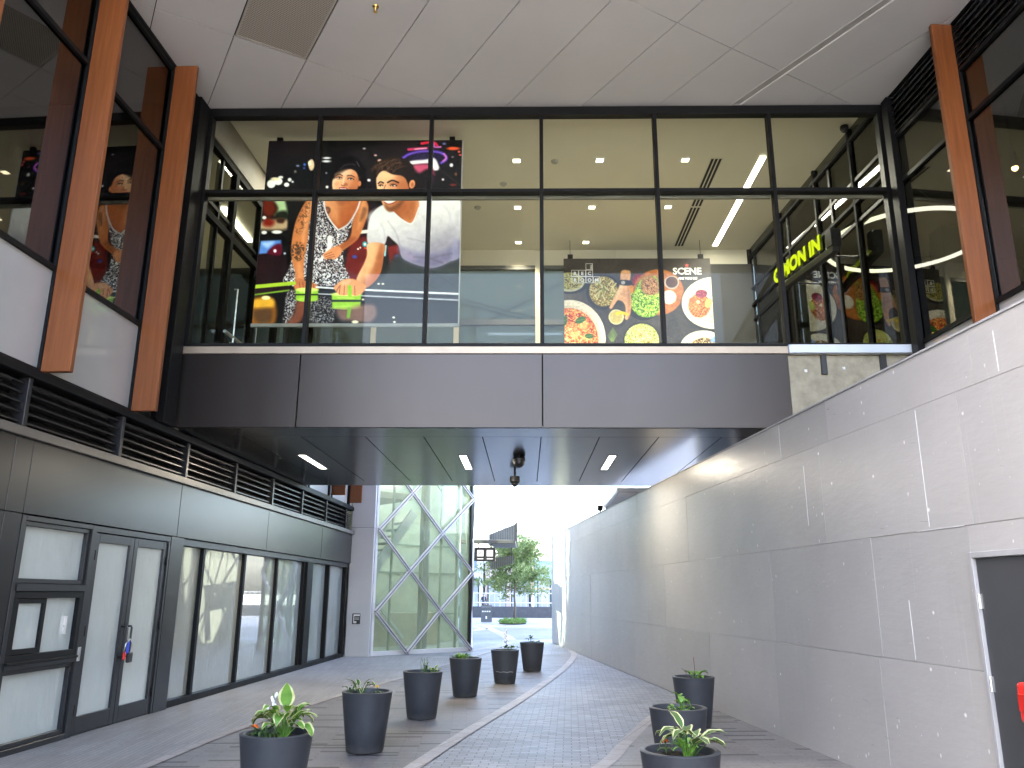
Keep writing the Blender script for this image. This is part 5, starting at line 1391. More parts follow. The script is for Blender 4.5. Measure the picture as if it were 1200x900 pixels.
cols = [0.0, 1.10, 2.22, 3.42]
for i in range(3):
    for k in range(0, 9):
        z = .05+k*hm
        # alternate up and down so that crossings fall on a diamond net
        if (i+k) % 2 == 1: dbar(cols[i], z, cols[i+1], z+hm)
        else: dbar(cols[i], z+hm, cols[i+1], z)
mb.build('lattice', 'lattice', GB, bevel=.004)
# the side face runs away from the corner
c0 = D.p(W_, 0, 0); SIDE = Fr(c0, (-.10, 1, 0), (1, .10, 0))
mb = MB()
for i in range(10):
    for k in range(0, 9):
        z = .05+k*hm
        a, a2 = .0+i*1.12, (i+1)*1.12
        if (i+k) % 2 == 1: rails(mb, gm_, SIDE, a, z+hm, a2, z)
        else: rails(mb, gm_, SIDE, a, z, a2, z+hm)
mb.build('lattice', 'lattice', GB, bevel=.008)
gm_.build('lattice_channel', mat('grey lattice channel', (.22, .22, .235), .45, .3), GB)
B(.02, W_-.02, -.05, -.04, .12, HT, D).build('pane', 'glass_green', GB)
B(.02, 11.2, -.05, -.04, .12, HT, SIDE).build('pane', 'glass_green', GB)
mm = MB()
for a in (.55, 1.66, 2.30, 2.9): mm.box(a-.02, a+.02, -.13, -.052, .12, HT, D)
for a in np.arange(.5, 11, 1.12): mm.box(a-.02, a+.02, -.13, -.052, .12, HT, SIDE)
mm.build('mullion', mat('pale green mullion', (.40, .44, .38), .5), GB)
B(W_-.035, W_+.03, -.08, .03, 0, HT, D).build('corner_post', 'frame_grey', GB)
inn = MB(); inn.prism([tuple(D.p(-3.2, -.3, 0).xy), tuple(D.p(3.25, -.3, 0).xy), tuple(SIDE.p(11, -.2, 0).xy), tuple(D.p(-3.2, -9, 0).xy)], .004, .03); inn.box(-3.0, 2.2, -4.2, -1.6, 4.55, 4.75, D)
inn.build('floor', mat('pale interior floor', (.42, .42, .36), .5), GB)
wl = MB(); wl.box(-3.2, 6.2, -4.4, -4.2, .03, 4.5, D); wl.box(-.3, -.15, -4.0, -.4, .03, 4.5, D); wl.box(-3.0, 7.6, -6.2, -6.0, 4.55, HT, D)
wl.build('inner_wall', mat('pale yellow interior wall', (.60, .60, .50), .7), GB)
dw = MB(); dw.box(1.62, 2.4, -4.1, -4.0, .03, 2.3, D); dw.box(.9, 1.05, -3.99, -3.95, .03, 3.0, D); dw.build('inner_door', mat('grey green door', (.30, .36, .32), .5), GB)
co = MB(); co.tube([D.p(2.55, -1.3, .03), D.p(2.55, -1.3, HT)], .16, 16); co.tube([D.p(.7, -2.2, .03), D.p(.7, -2.2, 4.5)], .14, 16); co.build('column', 'white_panel', GB, smooth=True)
st = MB()
for k in range(14): st.box(.1+k*.17, .1+k*.17+.20, -3.2, -1.9, 1.0+k*.22, 1.06+k*.22, D)
st.build('stair', 'white_panel', GB)
st2 = MB(); st2.bar(D.p(.0, -1.88, .95), D.p(2.5, -1.88, 4.2), .30, .05, D.ey); st2.build('stair_stringer', 'white_panel', GB)
rf = MB(); rf.box(-3.5, 3.3, -9.5, -.2, HT, HT+.3, D); rf.build('roof', 'glass_green', GB)
B(-32, -8.5, 27.3, 80, 0, 24).build('unseen_shade_block', 'white_panel', GB)  # unseen block added to keep the sun off the plaza
ib = MB()
for (a, c, a2, c2) in ((-1.2, .2, 2.6, 4.3), (2.6, .3, -.8, 4.2), (1.2, 5.0, 4.4, 8.6), (4.2, 4.9, .4, 9.0)): ib.bar(D.p(a, -2.4, c), D.p(a2, -2.9, c2), .09, .07, D.ey)
ib.build('inner_brace', mat('pale inner brace', (.55, .57, .52), .5), GB)
bf = MB()
for k in range(5): bf.box(-1.6+k*.5, -1.25+k*.5, -2.2, -1.0, 3.35-.25*(k % 2), 3.45-.25*(k % 2), D); bf.box(-1.4+k*.55, -1.02+k*.55, -3.4, -2.0, 2.55+.2*(k % 2), 2.63+.2*(k % 2), D)
bf.build('sunlit_patch_slab', 'white', GB)  # white slabs added to mimic a sunlit patch inside
ds = MB(); ds.box(1.75, 4.4, -3.6, -2.9, .03, 1.05, D); ds.build('reception_desk', mat('warm desk front', (.5, .46, .36), .5), GB)
hz = MB()
for zz in (.95, 2.35, 3.3): hz.box(1.3, 6.0, -4.19, -4.15, zz, zz+.05, D)
hz.build('wall_rail', mat('grey green rail', (.32, .36, .32), .5), GB)
bw_ = MB(); bw_.box(-3.3, -3.1, -9.0, -.3, .03, HT, D); bw_.build('rear_wall', mat('pale green wall', (.45, .50, .40), .7), GB)

# pillar
PL_ = thing('pillar', 'tall pale panelled pillar between the dark shopfront and the lattice glass', 'pillar', (-4.5, 22.9, 0))
pm = MB(); pm.box(-4.93, -4.28, 22.76, 23.4, 0, 3.45); pm.box(-4.93, -4.28, 22.76, 23.4, 3.458, 8.5); pm.build('panel', 'white_panel', PL_, bevel=.006)
pm = MB(); pm.box(-4.92, -4.29, 22.77, 23.39, 3.44, 3.47); pm.build('joint', 'void', PL_)
ip = thing('plaque', 'small black and white notice plate on the pale pillar', 'plaque', (-4.66, 22.75, .98))
B(-4.77, -4.55, 22.735, 22.757, .85, 1.13).build('plate', 'black', ip)
q = MB(); q.box(-4.73, -4.56, 22.730, 22.7345, 1.065, 1.105); q.box(-4.73, -4.65, 22.730, 22.7345, .875, .925); q.box(-4.735, -4.715, 22.730, 22.7345, .88, 1.1); q.build('white_marking', 'text_white', ip)
q = MB()
for z in (.965, .995, 1.025): q.box(-4.70, -4.575, 22.730, 22.7345, z, z+.008)
q.build('text_line', 'text_white', ip)

# ------------------------------------------------------------------ signs on the far side
ws = thing('hanging_sign', 'black hanging sign with two white pictogram squares beside the lattice glass', 'sign', (-1.35, 27.2, 2.95))
B(-1.74, -1.03, 27.16, 27.28, 2.72, 3.17).build('case', 'black', ws, bevel=.008)
for x in (-1.65, -1.335):
    B(x+.015, x+.225, 27.148, 27.159, 2.88, 3.085).build('lit_face', 'sign_lit', ws)
    B(x+.02, x+.22, 27.148, 27.159, 2.785, 2.815).build('caption_strip', 'sign_lit', ws)
pk = MB()
pk.bar((-1.60, 27.144, 2.93), (-1.47, 27.144, 3.04), .022, .006, (0, 1, 0)); pk.bar((-1.625, 27.144, 2.922), (-1.605, 27.144, 2.922), .02, .006, (0, 1, 0)); pk.bar((-1.465, 27.144, 3.048), (-1.445, 27.144, 3.048), .02, .006, (0, 1, 0))
pk2 = MB()
for (a, b, c, d) in ((-1.28, -1.16, 3.04, 3.055), (-1.28, -1.16, 2.905, 2.92), (-1.28, -1.265, 2.92, 3.04), (-1.175, -1.16, 2.92, 3.04), (-1.25, -1.19, 2.972, 2.988)): pk2.box(a, b, 27.141, 27.147, c, d)
pk.build('pictogram', 'black', ws)
pk2.build('pictogram', 'black', ws)
hg = MB(); hg.tube([(-1.6, 27.22, 3.17), (-1.6, 27.22, 3.3)], .015, 8); hg.tube([(-1.15, 27.22, 3.17), (-1.15, 27.22, 3.3)], .015, 8); hg.build('hanger', 'black', ws)
mq = thing('marquee_sign', 'grey cantilevered sign frame with slatted sloping panels above the tree', 'sign', (-1.0, 29.5, 3.3))
ar = MB(); ar.box(-2.2, -.36, 27.1, 27.36, 3.30, 3.42); ar.box(-1.2, -.36, 27.36, 30.2, 3.32, 3.41); ar.build('arm', mat('warm grey steel', (.14, .135, .125), .45, .3), mq, bevel=.01)
def slope_panel(x0, x1, y, zb0, zb1, zt0, zt1, nm, slots):
    m_ = MB(); n = 11; dx = (x1-x0)/n
    for k in range(n):
        a, b = x0+k*dx, x0+(k+.72)*dx
        f = lambda x, p, q: p+(q-p)*(x-x0)/(x1-x0)
        P = [(a, y-.03, f(a, zb0, zb1)), (b, y-.03, f(b, zb0, zb1)), (b, y-.03, f(b, zt0, zt1)), (a, y-.03, f(a, zt0, zt1))]
        P += [(p[0], y+.03, p[2]) for p in P]
        m_.add(P, [(0, 1, 2, 3), (7, 6, 5, 4), (0, 4, 5, 1), (1, 5, 6, 2), (2, 6, 7, 3), (3, 7, 4, 0)])
    m_.build('slat', mat('pale grey slat', (.22, .225, .23), .45, .2), mq)
    bk_ = MB(); P = [(x0, y+.04, zb0), (x1, y+.04, zb1), (x1, y+.04, zt1), (x0, y+.04, zt0)]; P += [(p[0], y+.10, p[2]) for p in P]
    bk_.add(P, [(0, 1, 2, 3), (7, 6, 5, 4), (0, 4, 5, 1), (1, 5, 6, 2), (2, 6, 7, 3), (3, 7, 4, 0)]); bk_.build('back_panel', mat('mid grey sign back', (.11, .115, .12), .5, .2), mq)
slope_panel(-1.38, -.42, 30.0, 3.40, 3.40, 3.80, 4.18, 'a', 4)
slope_panel(-1.32, -.46, 30.0, 2.52, 2.78, 2.95, 3.05, 'b', 2)
eb = MB(); eb.box(-.42, -.33, 29.95, 30.15, 3.36, 4.24); eb.box(-1.3, -1.26, 29.98, 30.1, 2.9, 3.34); eb.box(-.56, -.52, 29.98, 30.1, 3.0, 3.34); eb.build('edge_post', mat('grey sign post', (.12, .118, .115), .5, .2), mq)

# ------------------------------------------------------------------ plaza: tree, board, low wall, railing, shops
rt_ = random.Random(21)
TX, TY = -.70, 50.0
TR = thing('tree', 'young leafy street tree in a grassy bed on the plaza', 'tree', (TX, TY, 0))
tm = MB()
tm.tube([(TX, TY, 0), (TX+.02, TY, .9), (TX-.02, TY, 1.7), (TX+.03, TY, 2.6), (TX, TY, 3.6), (TX+.05, TY, 4.6)], [.085, .07, .062, .05, .035, .015], 10)
tm.build('trunk', 'bark', TR, smooth=True)
lm = MB(); tips = []
for k in range(26):
    a = rt_.uniform(0, 6.28); z0 = rt_.uniform(1.7, 4.0); rr = rt_.uniform(.8, 2.15)*(1.15-abs(z0-2.4)*.25)
    p0 = Vector((TX, TY, z0)); p2 = p0+Vector((rr*math.cos(a), rr*math.sin(a), rt_.uniform(.15, 1.1))); p1 = (p0+p2)/2+Vector((0, 0, .12))
    lm.tube([p0, p1, p2], [.026, .016, .006], 6); tips += [p1, p2, (p1+p2)/2]
lm.build('limb', 'bark', TR)
cr = MB()
cl_ = []
for t in tips: cl_.append((t+Vector((rt_.gauss(0, .1), rt_.gauss(0, .1), rt_.gauss(0, .1))), rt_.uniform(.22, .46)))
for k in range(60):
    th = rt_.uniform(0, 6.28); z = rt_.uniform(1.6, 5.4)
    R0 = 2.1*math.sqrt(max(.05, 1-((z-2.75)/2.75)**2)) if z > 2.75 else 2.2*math.sqrt(max(.05, 1-((2.75-z)/1.35)**2))
    r_ = R0*rt_.uniform(.35, .98); cl_.append((Vector((TX+.15+r_*math.cos(th), TY+r_*math.sin(th), z)), rt_.uniform(.2, .42)))
for c, r_ in cl_:
    for j in range(int(290*r_)):
        d = Vector((rt_.gauss(0, 1), rt_.gauss(0, 1), rt_.gauss(0, .8))).normalized()*r_*1.45*rt_.random()**.6
        p = c+d; nrm = Vector((rt_.gauss(0, 1), rt_.gauss(0, 1), rt_.gauss(.5, 1))).normalized(); u = nrm.orthogonal().normalized(); u = Matrix.Rotation(rt_.uniform(0, 6.28), 3, nrm) @ u; w = nrm.cross(u); s_ = rt_.uniform(.05, .10)
        cr.m = 1 if rt_.random() < .42 else 0
        s_ *= .85
        cr.add([p-u*s_*1.4, p-w*s_*.6, p+u*s_*1.4, p+w*s_*.6], [(0, 1, 2, 3)])
cr.open = True
cr.build('crown', ['tree_leaf', 'tree_leaf_b'], TR)
# planting bed round the tree
bd = MB(); bd.lathe([(0, .015), (1.05, .015), (1.05, .06), (.95, .075), (0, .08)], (0, 0, 0), 24); bd.v = [Vector((TX-.1+v.x*.75, TY-1.0+v.y*1.6, v.z)) for v in bd.v]
bb = bd.build('planting_bed', 'soil'); tag(bb, 'low oval planting bed under the street tree', 'planting bed')
gm = MB(); gm.open = True
for k in range(2600):
    a = rt_.uniform(0, 6.28); r_ = math.sqrt(rt_.random()); x = TX-.1+.78*r_*math.cos(a); y = TY-1.0+1.6*r_*math.sin(a); hh = rt_.uniform(.03, .12)+.16*max(0, math.sin(x*9)*math.cos(y*5)); dx, dy = rt_.gauss(0, .09), rt_.gauss(0, .09)
    gm.m = k % 2
    gm.add([(x-.02, y, .07), (x+.02, y, .07), (x+dx+.008, y+dy, .09+hh), (x+dx-.008, y+dy, .09+hh)], [(0, 1, 2, 3)])
g_ = gm.build('grass', ['leaf', 'tree_leaf_b']); tag(g_, 'bright tufted grasses in the bed under the tree', 'grass', kind='stuff')
# sandwich board
sb = thing('sandwich_board', 'dark grey sandwich board standing on the plaza left of the tree', 'sandwich board', (-2.47, 51.6, 0))
for s_, nm in ((-1, 'front_panel'), (1, 'rear_panel')):
    m_ = MB(); P = []
    for (x, z) in ((-.33, .0), (.33, .0), (.33, 1.0), (-.33, 1.0)): P.append((-2.47+x, 51.6+s_*(.28-.24*z), z+.02))
    P += [(p[0], p[1]+.03, p[2]) for p in P]
    m_.add(P, [(0, 1, 2, 3), (7, 6, 5, 4), (0, 4, 5, 1), (1, 5, 6, 2), (2, 6, 7, 3), (3, 7, 4, 0)]); m_.build(nm, mat('slate board', (.085, .09, .10), .5), sb)
def sbp(x, z): return (-2.47+x, 51.6-(.28-.24*(z-.02))-.006, z)
m_ = MB()
for x in (-.22, -.08, .06, .20): m_.bar(sbp(x-.05, .64), sbp(x+.05, .64), .08, .006, (0, 1, 0))
m_.bar(sbp(0, .20), sbp(0, .36), .09, .006, (0, 1, 0)); m_.build('white_marking', 'text_white', sb)
m_ = MB(); m_.bar(sbp(-.29, .90), sbp(.29, .90), .16, .006, (0, 1, 0)); m_.build('header', mat('grey header', (.2, .2, .21), .5), sb)
# low dark wall and the railing behind it
lw_ = MB(); lw_.box(-16, 22, 61.4, 61.8, 0, .80); o = lw_.build('low_wall', 'kerb_dark'); tag(o, 'long low dark granite wall across the far side of the plaza', 'wall')
rl2 = thing('railing', 'pale metal railing standing behind the low dark wall', 'railing', (0, 63, 0))
m_ = MB()
for z in (1.05, 1.75): m_.tube([(-16, 63, z), (22, 63, z)], .035, 6)
m_.build('rail', 'white', rl2)
m_ = MB()
for k in range(95): m_.tube([(-16+k*.4, 63, 0), (-16+k*.4, 63, 1.75)], .03 if k % 5 == 0 else .014, 6)
m_.build('baluster', 'white', rl2)
tn = thing('barrier', 'tan bar barrier frame on two dark posts behind the tree', 'barrier', (1.0, 66, 0))
m_ = MB(); m_.box(-.2, 2.6, 66, 66.08, 2.05, 2.2); m_.build('bar', mat('tan bar', (.5, .36, .25), .5), tn)
m_ = MB(); m_.box(.25, .37, 66, 66.1, 0, 2.05); m_.box(2.0, 2.15, 66, 66.1, 0, 2.05); m_.build('post', 'frame_grey', tn)
def shop(name, x0, x1, y, h_, wall, label, aw=None, n=3, sign=None):
    t = thing(name, label, 'building', ((x0+x1)/2, y, 0))
    B(x0, x1, y, y+8, 0, h_).build('wall', wall, t)
    B(x0-.1, x1+.1, y-.15, y+8.1, h_+.002, h_+.35).build('parapet', 'white', t)
    dx = (x1-x0)/n
    for k in range(n):
        a, b = x0+k*dx+.35, x0+(k+1)*dx-.35
        f = MB(); f.box(a-.1, a, y-.1, y-.002, .4, 3.1); f.box(b, b+.1, y-.1, y-.002, .4, 3.1); f.box(a, b, y-.1, y-.002, 3.0, 3.1); f.box(a, b, y-.1, y-.002, .4, .5)
        w = f.build('window', 'frame_grey', t); B(a, b, y-.05, y-.03, .5, 3.0).build('pane', 'shop_glass', w)
        if h_ > 6:
            for z in (4.6, 7.4, 10.2):
                if z+1.8 < h_:
                    f = MB(); f.box(a-.08, b+.08, y-.08, y-.002, z-.1, z); w = f.build('window', 'white', t); B(a, b, y-.05, y-.003, z, z+1.7).build('pane', 'shop_glass', w)
    if aw:
        m_ = MB(); P = [(x0+.2, y-.16, 3.9), (x1-.2, y-.16, 3.9), (x1-.2, y-1.7, 3.3), (x0+.2, y-1.7, 3.3)]; P += [(p[0], p[1], p[2]-.1) for p in P]
        m_.add(P, [(0, 1, 2, 3), (7, 6, 5, 4), (0, 4, 5, 1), (1, 5, 6, 2), (2, 6, 7, 3), (3, 7, 4, 0)]); m_.build('awning', aw, t)
    if sign: B(x0+.5, x1-.5, y-.25, y-.12, 4.05, 4.75).build('sign_board', sign, t)
    return t
M['shop_glass'] = mat('shop glass', (.40, .42, .42), .12, 0, .3, .5)
M['awn'] = mat('pale blue awning', (.46, .52, .66), .7); M['pinkw'] = mat('pale brick wall', (.50, .40, .35), .8); M['whitew'] = mat('white render', (.66, .66, .67), .8)
M['teal'] = mat('teal tile', (.30, .42, .42), .6); M['signw'] = mat('blue sign board', (.14, .20, .36), .5)
shop('shop_building', -12, -4.2, 78, 5.2, 'whitew', 'white shop with a pale blue awning far across the plaza', 'awn', 3, 'signw')
shop('shop_building', -4.0, .6, 80, 4.6, 'pinkw', 'low pale brick shop directly behind the street tree', None, 2, None)
shop('shop_building', .8, 4.4, 79, 4.8, 'teal', 'teal fronted shop at the right behind the tree', None, 2, None)
shop('shop_building', 4.6, 14, 77, 5.4, 'whitew', 'white building farthest right behind the tall grey hoarding', None, 4, None)
for (x, y, c, lab) in ((2.45, 70, 'frame', 'dark kiosk post near the hoarding end on the far plaza'), (3.1, 71, 'signw', 'blue and dark kiosk panel near the hoarding end')):
    t = thing('kiosk', lab, 'kiosk', (x, y, 0))
    B(x-.25, x+.25, y-.2, y+.2, 0, 3.4).build('body', c, t, bevel=.03); B(x-.32, x+.32, y-.27, y+.27, 3.402, 3.55).build('cap', 'frame', t, bevel=.02); B(x-.18, x+.18, y-.212, y-.203, 1.0, 2.4).build('screen', 'shop_glass', t)
for (x, lab) in ((-3.15, 'left one of two thin pale masts behind the grey slatted sign'), (-2.45, 'right one of two thin pale masts behind the grey slatted sign')):
    t = thing('mast', lab, 'mast', (x, 90, 0)); MB().tube([(x, 90, 0), (x, 90, 13.6)], [.16, .13], 8).build('pole', mat('grey mast', (.16, .16, .17), .5), t); MB().lathe([(0, 13.601), (.09, 13.601), (.09, 13.75), (0, 13.8)], (x, 90, 0), 10).build('finial', 'white', t)
# person in dark clothes behind the board
def person(x, y, label, facing=0.0):
    t = thing('person', label, 'person', (x, y, 0))
    J = {'pelvis': (0, 0, .95), 'waist': (0, 0, 1.08), 'chest': (0, -.01, 1.32), 'neck': (0, .0, 1.48), 'head0': (0, -.02, 1.56), 'head': (0, -.03, 1.68),
         'shl': (.17, 0, 1.42), 'ell': (.24, .03, 1.14), 'wrl': (.25, -.06, .90), 'hnl': (.25, -.09, .80), 'shr': (-.17, 0, 1.42), 'elr': (-.24, .02, 1.14), 'wrr': (-.23, -.10, .92), 'hnr': (-.22, -.13, .83),
         'hpl': (.09, 0, .90), 'knl': (.10, -.03, .50), 'anl': (.11, .02, .09), 'tol': (.12, -.13, .04), 'hpr': (-.09, 0, .90), 'knr': (-.11, .02, .50), 'anr': (-.12, .08, .09), 'tor': (-.13, -.06, .04)}
    rad = {'pelvis': .14, 'waist': .125, 'chest': .145, 'neck': .055, 'head0': .075, 'head': .095, 'shl': .065, 'shr': .065, 'ell': .045, 'elr': .045, 'wrl': .032, 'wrr': .032, 'hnl': .035, 'hnr': .035, 'hpl': .095, 'hpr': .095, 'knl': .06, 'knr': .06, 'anl': .042, 'anr': .042, 'tol': .04, 'tor': .04}
    E = [('pelvis', 'waist'), ('waist', 'chest'), ('chest', 'neck'), ('neck', 'head0'), ('head0', 'head'), ('chest', 'shl'), ('shl', 'ell'), ('ell', 'wrl'), ('wrl', 'hnl'), ('chest', 'shr'), ('shr', 'elr'), ('elr', 'wrr'), ('wrr', 'hnr'), ('pelvis', 'hpl'), ('hpl', 'knl'), ('knl', 'anl'), ('anl', 'tol'), ('pelvis', 'hpr'), ('hpr', 'knr'), ('knr', 'anr'), ('anr', 'tor')]
    ks = list(J); me = bpy.data.meshes.new('body'); me.from_pydata([Vector(J[k]) for k in ks], [(ks.index(a), ks.index(b)) for a, b in E], [])
    ob = bpy.data.objects.new('body', me); COL.objects.link(ob); sk = ob.modifiers.new('skin', 'SKIN'); sk.use_smooth_shade = True
    for i, k in enumerate(ks):
        me.skin_vertices[0].data[i].radius = (rad[k], rad[k])
    me.skin_vertices[0].data[0].use_root = True
    ss = ob.modifiers.new('sub', 'SUBSURF'); ss.levels = 1; ss.render_levels = 1
    dg = bpy.context.evaluated_depsgraph_get(); m2 = bpy.data.meshes.new_from_object(ob.evaluated_get(dg))
    bpy.data.objects.remove(ob)
    m2.materials.clear(); m2.materials.append(M['skin']); m2.materials.append(M['cloth'])
    for p in m2.polygons:
        z = p.center.z; hand = abs(p.center.x) > .18 and z < .92
        p.material_index = 0 if (z > 1.49 or hand) else 1; p.use_smooth = True
    b = bpy.data.objects.new('body', m2); COL.objects.link(b); b.parent = t
    hr = MB(); hr.ball((x, y+.02, 1.70), .108, 14, 8, (1, 1.05, 1)); hr.v = [Vector((v.x, v.y, max(v.z, 1.64 if v.y > y-.02 else 1.73))) for v in hr.v]; hr.build('hair', 'hair', t, smooth=True)
    t.rotation_euler = (0, 0, facing)
person(-3.55, 69.0, 'person in dark clothes standing behind the sandwich board', .4)
# ------------------------------------------------------------------ planters and what grows in them
def planter_proto(loc, label):
    t = thing('planter', label, 'planter', loc, 'charcoal planters along the passage')
    p = MB(); p.lathe([(0, .0), (.192, .0), (.2, .012), (.235, .28), (.272, .585), (.275, .6), (.268, .606), (.238, .606), (.232, .598), (.226, .545), (.0, .545)], (0, 0, 0), 48)
    p.v = [v+Vector(loc) for v in p.v]; o = p.build('pot', 'pot', t)
    o.data.polygons.foreach_set('use_smooth', [True]*len(o.data.polygons))
    o.modifiers.new('edge', 'EDGE_SPLIT').split_angle = R(50)
    s = MB(); P = []; F = []; seg = 30; rs = random.Random(3)
    P.append((0, 0, .565))
    for k, r_ in enumerate((.08, .15, .2245)):
        for j in range(seg): P.append((r_*math.cos(2*math.pi*j/seg), r_*math.sin(2*math.pi*j/seg), .560+rs.uniform(-.008, .012) if k < 2 else .556))
    for j in range(seg): F.append((0, 1+j, 1+(j+1) % seg))
    for k in range(2):
        for j in range(seg): F.append((1+k*seg+j, 1+(k+1)*seg+j, 1+(k+1)*seg+(j+1) % seg, 1+k*seg+(j+1) % seg))
    s.add([Vector(q)+Vector(loc) for q in P], F); s.build('soil', 'soil', t)
    return t
spots = [(-1.91, 6.57, 'charcoal planter nearest on the left, holding a tall white edged hosta and orange flower'),
         (-1.74, 9.30, 'charcoal planter second in the left row, with a low variegated plant and yellow orange bloom'),
         (-1.43, 11.70, 'charcoal planter third in the left row, with wispy thin stems'),
         (-1.02, 14.17, 'charcoal planter fourth in the left row, with low mounded foliage'),
         (-0.41, 16.24, 'charcoal planter fifth in the left row, with a pale scratch round its lower part'),
         (0.13, 18.85, 'charcoal planter farthest down the left row, with a small dark sprig'),
         (2.20, 11.20, 'charcoal planter farthest of the three on the right beside the hoarding'),
         (1.45, 8.20, 'charcoal planter in the middle of the right three, with one small round leaved sprig'),
         (1.06, 5.99, 'charcoal planter nearest on the right, with a cream edged hosta')]
base_pl = planter_proto((spots[0][0], spots[0][1], .017), spots[0][2])
for (x, y, lab) in spots[1:]:
    c = copy_tree(base_pl); c.location = (x, y, .017); c['label'] = lab; c.rotation_euler.z = (x*7) % 6
sc = MB()
for k in range(18):
    a = -2.4+k*.09; sc.tube([Vector((-.41, 16.24, .017))+Vector((.2265*math.cos(a+d), .2265*math.sin(a+d), .215+.004*math.sin(k))) for d in (0, .09)], .004, 5)
pl5 = [o for o in bpy.data.objects if o.get('label', '').startswith('charcoal planter fifth')][0]
pl5.rotation_euler.z = 0
sc.build('scratch', mat('pale scuff', (.3, .3, .3), .7), pl5)

def leaf_blade(mb, base, direction, length, width, droop=.5, lift=.8, fold=.25, edge=True, rows=9):
    """one arching leaf: stalk point, blade of five columns, pale margin on the outer pair"""
    d = Vector((direction[0], direction[1], 0)).normalized(); side = Vector((-d.y, d.x, 0)); base = Vector(base)
    mid = []; a = lift; p = base.copy(); st = length/(rows-1)
    for i in range(rows):
        mid.append(p.copy()); p = p+(d*math.cos(a)+Vector((0, 0, 1))*math.sin(a))*st; a -= droop*2.2/(rows-1)
    P = []
    for i, m_ in enumerate(mid):
        t = i/(rows-1); w = width*.5*(math.sin(math.pi*min(1, t**.75))**.85)*(1 if t < .98 else .1)+.0015
        tt = (mid[min(i+1, rows-1)]-mid[max(i-1, 0)]).normalized(); nn = side.cross(tt)*-1
        if nn.z < 0: nn = -nn
        for k, u in enumerate((-1, -.68, 0, .68, 1)):
            wav = .05*width*math.sin(i*1.9+u*2)
            P.append(m_+side*u*w+nn*(abs(u)*w*fold+wav*abs(u)))
    n0 = len(mb.v); F1 = []; F2 = []
    mb.v += P
    for i in range(rows-1):
        for k in range(4):
            q = (n0+i*5+k, n0+i*5+k+1, n0+(i+1)*5+k+1, n0+(i+1)*5+k)
            mb.f.append(q); mb.mi.append(1 if (edge and k in (0, 3)) else 0)
def hosta(name, label, cx, cy, n, ln, wd, mats, seed, stalk=.10, spread=.10, cat='plant', edge=True, group=None, lift=(.5, 1.25), zb=.575):
    rs = random.Random(seed); mb = MB(); mb.open = True; sm = MB()
    z0 = .017+zb; t = thing(name, label, cat, (cx, cy, z0), group)
    for k in range(n):
        a = 2*math.pi*(k*.382)+rs.uniform(-.3, .3); L_ = ln*rs.uniform(.7, 1.15); r0 = rs.uniform(.0, .03); sl = stalk*rs.uniform(.5, 1.3)
        b0 = Vector((cx+r0*math.cos(a), cy+r0*math.sin(a), z0-.02)); b1 = b0+Vector((math.cos(a)*spread*rs.uniform(.2, 1), math.sin(a)*spread*rs.uniform(.2, 1), sl+.02))
        sm.tube([b0, (b0+b1)/2+Vector((0, 0, .012)), b1], [.005, .004, .003], 5)
        leaf_blade(mb, b1, (math.cos(a), math.sin(a)), L_, wd*rs.uniform(.75, 1.15), rs.uniform(.45, .9), rs.uniform(*lift), .3, edge)
    mb.build('leaf_rosette', mats, t, smooth=True); sm.build('stalk', mats[0], t)
    return t
def flower(cx, cy, z, r_, m, label, seed, name='marigold', group='marigolds'):
    rs = random.Random(seed); t = thing(name, label, 'flower', (cx, cy, z), group)
    st = MB(); st.tube([(cx+.01, cy+.02, .58), (cx+.005, cy+.01, z-.03), (cx, cy, z)], .004, 6); st.build('stalk', 'leaf_dark', t)
    pm = MB(); pm.open = True
    for ring in range(3):
        for k in range(9):
            a = 2*math.pi*k/9+ring*.3; rr = r_*(1-.25*ring); zz = z+.006*ring
            c, s_ = math.cos(a), math.sin(a); w = rr*.32
            pm.add([(cx+c*.004, cy+s_*.004, zz), (cx+c*rr*.6-s_*w, cy+s_*rr*.6+c*w, zz+.008), (cx+c*rr, cy+s_*rr, zz+rs.uniform(-.006, .01)), (cx+c*rr*.6+s_*w, cy+s_*rr*.6-c*w, zz+.008)], [(0, 1, 2, 3)])
    pm.build('petals', m, t)
    lf = MB(); lf.open = True
    for k in range(7): leaf_blade(lf, (cx+.01, cy+.02, .60), (math.cos(k*.9), math.sin(k*.9)), .085, .022, .7, .7, .2, False, 6)
    lf.build('leaves', ['leaf_dark'], t)
    return t
LG, LE, LD = 'leaf', 'leaf_edge', 'leaf_dark'
# left row, nearest first
x, y = spots[0][:2]
t = hosta('hosta', 'tall bright green hosta with white edged leaves in the nearest left planter', x+.05, y, 26, .17, .10, [LG, LE], 4, .14, .11, lift=(.3, 1.2))
ub = MB(); ub.open = True; leaf_blade(ub, (x+.06, y-.02, .80), (.15, -.9), .19, .125, .12, 1.50, .12, True); ub.build('upright_leaf', [LG, LE], t, smooth=True)
us = MB(); us.tube([(x+.05, y, .58), (x+.06, y-.01, .72), (x+.06, y-.02, .805)], .004, 6); us.build('leaf_stalk', LG, t)
fs = MB(); fs.tube([(x-.02, y+.02, .58), (x-.05, y+.02, .76), (x-.055, y+.02, .90)], .0035, 6); fs.build('flower_stem', LG, t)
fb = MB(); rs = random.Random(2)
for k in range(9): fb.ball((x-.055+rs.uniform(-.035, .03), y+.02+rs.uniform(-.02, .02), .78+k*.014), .011, 6, 4, (1, 1, 1.6))
fb.build('flower_spike', 'petal', t)
flower(x-.155, y-.06, .665, .034, 'orange', 'orange marigold at the left rim of the nearest left planter', 1)
hosta('herb', 'low dark green herb beside the orange flower in the nearest left planter', x-.07, y-.06, 14, .10, .025, [LD, LD], 9, .04, .05, edge=False)
x, y = spots[1][:2]
